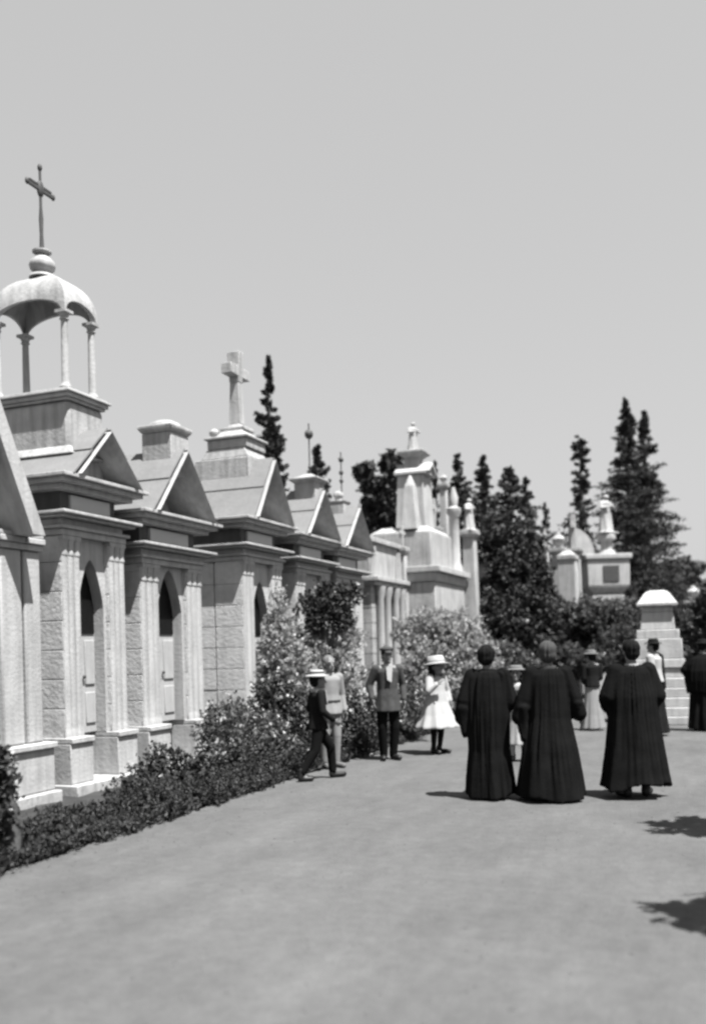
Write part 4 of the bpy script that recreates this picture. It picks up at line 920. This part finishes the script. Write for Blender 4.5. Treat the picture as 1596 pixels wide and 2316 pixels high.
        for q in 'lr':
            r0, r1, dr = sl.get(q, (.085, .10, .0))
            mb.capsule(J['sh'+q]-Vector((0, 0, .01))*k, r0*k, J['el'+q], r1*k); mb.capsule(J['el'+q], r1*k, J['el'+q].lerp(J['wr'+q], .85), (r1+.015)*k)
            if dr:                                         # the hanging part of a wide sleeve
                e = J['el'+q].lerp(J['wr'+q], .45); b0 = e + Vector((0, 0, -dr))*k
                for t in (-1, 0, 1): mb.capsule(e + Vector((0, t*.05, 0))*k, r1*.85*k, b0 + Vector((0, t*.06, .03*abs(t)))*k, .028*k)
        return crease(remesh('gown', mb, M[m], s.r, vox=.013, sm=2), seed)
    def cape(s, m, zb=1.0, wx=.28, wy=.2, seed=0):
        k = s.k; mb = MB(); n = 72; rings = []; rg = random.Random(seed); p0, p1 = rg.random()*6, rg.random()*6; zt = s.J['neck'].z+.03*k
        for f, rx, ry in ((0, wx*.86, wy*.92), (.3, wx*.98, wy), (.55, wx, wy*.98), (.72, wx*.93, wy*.84), (.86, wx*.78, wy*.68), (.95, wx*.50, wy*.50), (1, .082, .08)):
            z = zb*k + (zt-zb*k)*f; am = (1-f)
            rings.append([((rx*k)*(1+am*(.05*math.sin(6*a+p0)+.035*math.sin(11*a+p1)))*math.cos(a), (ry*k)*(1+am*(.05*math.sin(6*a+p0)+.035*math.sin(11*a+p1)))*math.sin(a), z + (.02*math.sin(3*a+p0) if f == 0 else 0)) for a in [2*math.pi*i/n for i in range(n)]])
        mb.loft(rings); return crease(remesh('cape', mb, M[m], s.r, vox=.012, sm=2), seed+9, .009)
    def skirt(s, m, top=.98, hem=.08, w0=.16, w1=.3, name='skirt', folds=.05, seed=1):
        k = s.k; mb = MB(); n = 80; rings = []; rg = random.Random(seed); p0, p1 = rg.random()*6, rg.random()*6
        for f in (0, .3, .6, .85, 1):
            z = hem*k + (top-hem)*k*f; rx = w1+(w0-w1)*f**.85; am = (1-f)*folds
            rings.append([(rx*k*(1+am*(math.sin(8*a+p0)+.7*math.sin(13*a+p1)))*math.cos(a), rx*.82*k*(1+am*(math.sin(8*a+p0)+.7*math.sin(13*a+p1)))*math.sin(a), z) for a in [2*math.pi*i/n for i in range(n)]])
        mb.loft(rings); return remesh(name, mb, M[m], s.r, vox=.012, sm=2)

GG = 'figures in long black gowns'
VW = TH                                                     # facing straight away from the viewer
# left gowned figure, head turned to the right
p = Person(1108, 1806, 1.64, VW - .35, 'left of the three black gowned figures, seen from behind, face turned to the right', group=GG, pose={'elr': (.25, .02, 1.08), 'wrr': (.10, .17, 1.0), 'ell': (-.25, -.05, 1.10), 'wrl': (-.28, -.02, .88)})
p.gown('black', wx=.275, wy=.25, seed=1, waist=.225, sleeve={'l': (.085, .09, .30), 'r': (.085, .09, .08)}); p.collar('black2'); p.hair(vol=1.08); p.shoes()
# middle gowned figure, widest skirt, long hanging sleeve, pale broad hat
p = Person(1246, 1810, 1.66, VW - .1, 'middle black gowned figure with grey hair, the fullest skirt and a long hanging sleeve', group=GG, pose={'elr': (.27, -.01, 1.12), 'wrr': (.33, .03, .90), 'ell': (-.26, -.02, 1.1), 'wrl': (-.31, .0, .88)})
p.gown('black', wx=.365, wy=.32, seed=2, sleeve={'l': (.085, .085, .34), 'r': (.085, .075, .05)}); p.collar('jacket', 1.2); p.hair(vol=1.15, m='jacket'); p.shoes()
# right gowned figure, shoes showing below the hem
p = Person(1436, 1803, 1.66, VW + .05, 'right of the three black gowned figures, wide sleeves and flared hem showing black shoes', group=GG, pose={'elr': (.27, .0, 1.10), 'wrr': (.20, .15, 1.0), 'ell': (-.27, .0, 1.10), 'wrl': (-.2, .15, 1.0), 'anl': (-.10, -.03, .075), 'anr': (.13, .02, .075), 'toer': (.20, .13, .03)})
p.gown('black', hem=.13, wx=.37, wy=.31, seed=3, waist=.25, shx=.25, sleeve={'l': (.09, .10, .16), 'r': (.09, .10, .14)}); p.collar(); p.hair(vol=1.06); p.shoes()
# at the right edge
p = Person(1593, 1653, 1.66, VW - .4, 'person in black cut off by the right picture edge, beyond the gowned three', group=GG, pose={'ell': (-.30, .0, 1.14), 'wrl': (-.20, .16, 1.02)})
p.gown('black', wx=.30, wy=.26, seed=4, sleeve={'l': (.09, .11, .10), 'r': (.09, .1, .05)}); p.cape('black', .72, .33, .25, 4); p.hair(); p.hat(.14, .09, .06, 'black2', up=.07); p.collar()

# boy striding to the right
RT = TH - R(90)                                             # facing the viewer's right
p = Person(722, 1764, 1.36, RT + .38, 'boy in dark suit and pale straw boater striding along the bed edge', head=1.12,
           pose={'hipl': (-.085, 0, .88), 'hipr': (.085, 0, .88), 'knl': (-.09, .24, .50), 'anl': (-.10, .27, .085), 'toel': (-.11, .44, .035), 'knr': (.10, -.10, .47), 'anr': (.10, -.33, .12), 'toer': (.11, -.20, .03), 'ell': (-.23, -.06, 1.12), 'wrl': (-.20, .10, .92), 'elr': (.25, .0, 1.10), 'wrr': (.20, .20, .95)})
p.trousers('trouser', 1.0, .9); p.coat('black2', .80, 1.0); p.collar('white', 1.3, front=1); p.hair(); p.hat(.155, .09, .065, 'white', up=.07, band='black2'); p.shoes()
# pale suited youth behind him
p = Person(749, 1737, 1.56, VW + R(180) + .5, 'tall youth in a pale belted suit standing behind the striding boy', head=1.05)
p.trousers('palecl', .95); p.coat('palecl', .82, 1.0); p.collar('white'); p.hair(m='straw'); p.shoes('straw')
b = MB(); b.lathe([(.158, 1.0*.92), (.162, 1.0*.93), (.158, .95)], (0, 0, 0), 28, ex=1.0, ey=.83); b.build('belt', M['jacket'], p.r)
# man in a cap
p = Person(880, 1719, 1.66, VW + R(180) + .25, 'man in tweed jacket, dark trousers and flat cap facing the camera', pose={'elr': (.27, -.06, 1.14), 'wrr': (.26, .05, .93), 'ell': (-.26, -.05, 1.13), 'wrl': (-.24, .06, .90), 'anl': (-.075, -.03, .075), 'anr': (.075, -.03, .075), 'toel': (-.11, .12, .03), 'toer': (.12, .12, .03)})
p.trousers('trouser', .98); p.coat('jacket', .74, 1.06, 1.08); p.collar('white', 1.12, front=1); p.hair(); p.cap(); p.shoes()
# girl in white
p = Person(990, 1705, 1.44, VW + R(180) + .75, 'girl in a white coat, broad white hat and dark stockings', head=1.15, pose={'ell': (-.27, .02, 1.14), 'wrl': (-.24, .12, .95), 'elr': (.29, .08, 1.16), 'wrr': (.20, .20, 1.28), 'anl': (-.08, -.03, .075), 'anr': (.08, -.03, .075)})
p.stockings(); p.coat('white', .48, 2.15, 1.25, name='coat'); p.hair(long=.22); p.hat(.22, .14, .12, 'white', up=.055, tilt=.12, band='palecl'); p.shoes()
# child in a striped blouse between the gowned figures
p = Person(1172, 1722, 1.34, VW + R(180) - .3, 'child in a striped blouse and white skirt half hidden between two gowned figures', head=1.1)
p.skirt('white', .98, .30, .14, .24); c = p.coat('white', .90, .95, name='blouse'); p.stockings('white'); p.hair(long=.1); p.hat(.13, .09, .05, 'straw', up=.07); p.shoes()
for z in (.95, 1.03, 1.11, 1.19, 1.27):
    b = MB(); w_ = {.95: .158, 1.03: .163, 1.11: .170, 1.19: .186, 1.27: .198}[z]*p.k
    b.lathe([(w_, -.016), (w_*1.02, 0), (w_, .016)], (0, 0, z*p.k), 32, ex=1.0, ey=.80); b.build('stripe', M['stripe'], c)
# woman far off in a dark jacket and long pale skirt
p = Person(1341, 1652, 1.50, VW + .2, 'woman in a dark jacket and long pale skirt walking away on the path', pose={'ell': (-.2, .0, 1.12), 'wrl': (-.12, .14, 1.02), 'elr': (.2, .0, 1.12), 'wrr': (.12, .14, 1.02)})
p.skirt('palecl', 1.02, .04, .13, .27, seed=6); p.coat('black2', .93, .9); p.hair(); p.hat(.15, .09, .06, 'straw', up=.075)
# woman before the stepped pedestal
p = Person(1483, 1664, 1.68, VW + .9, 'person in white blouse, dark jacket over one side, standing before the stepped pedestal', pose={'elr': (.28, .0, 1.14), 'wrr': (.36, .10, .95)})
p.skirt('black2', 1.0, .05, .15, .28, seed=7); p.coat('white', .95, .95, 1.15, name='blouse'); p.hair(); p.hat(.15, .09, .07, 'black2', up=.07); p.collar('white')
mb = MB(); J = p.J; mb.capsule(J['shr'] + Vector((-.05, 0, .02)), .085, J['elr'], .085); mb.capsule(J['elr'], .085, J['wrr'] + Vector((0, 0, -.15)), .06); mb.capsule(J['shr'] + Vector((-.06, -.05, 0)), .08, (.15, -.08, .85), .07)
remesh('jacket', mb, M['black2'], p.r, vox=.012, sm=2)
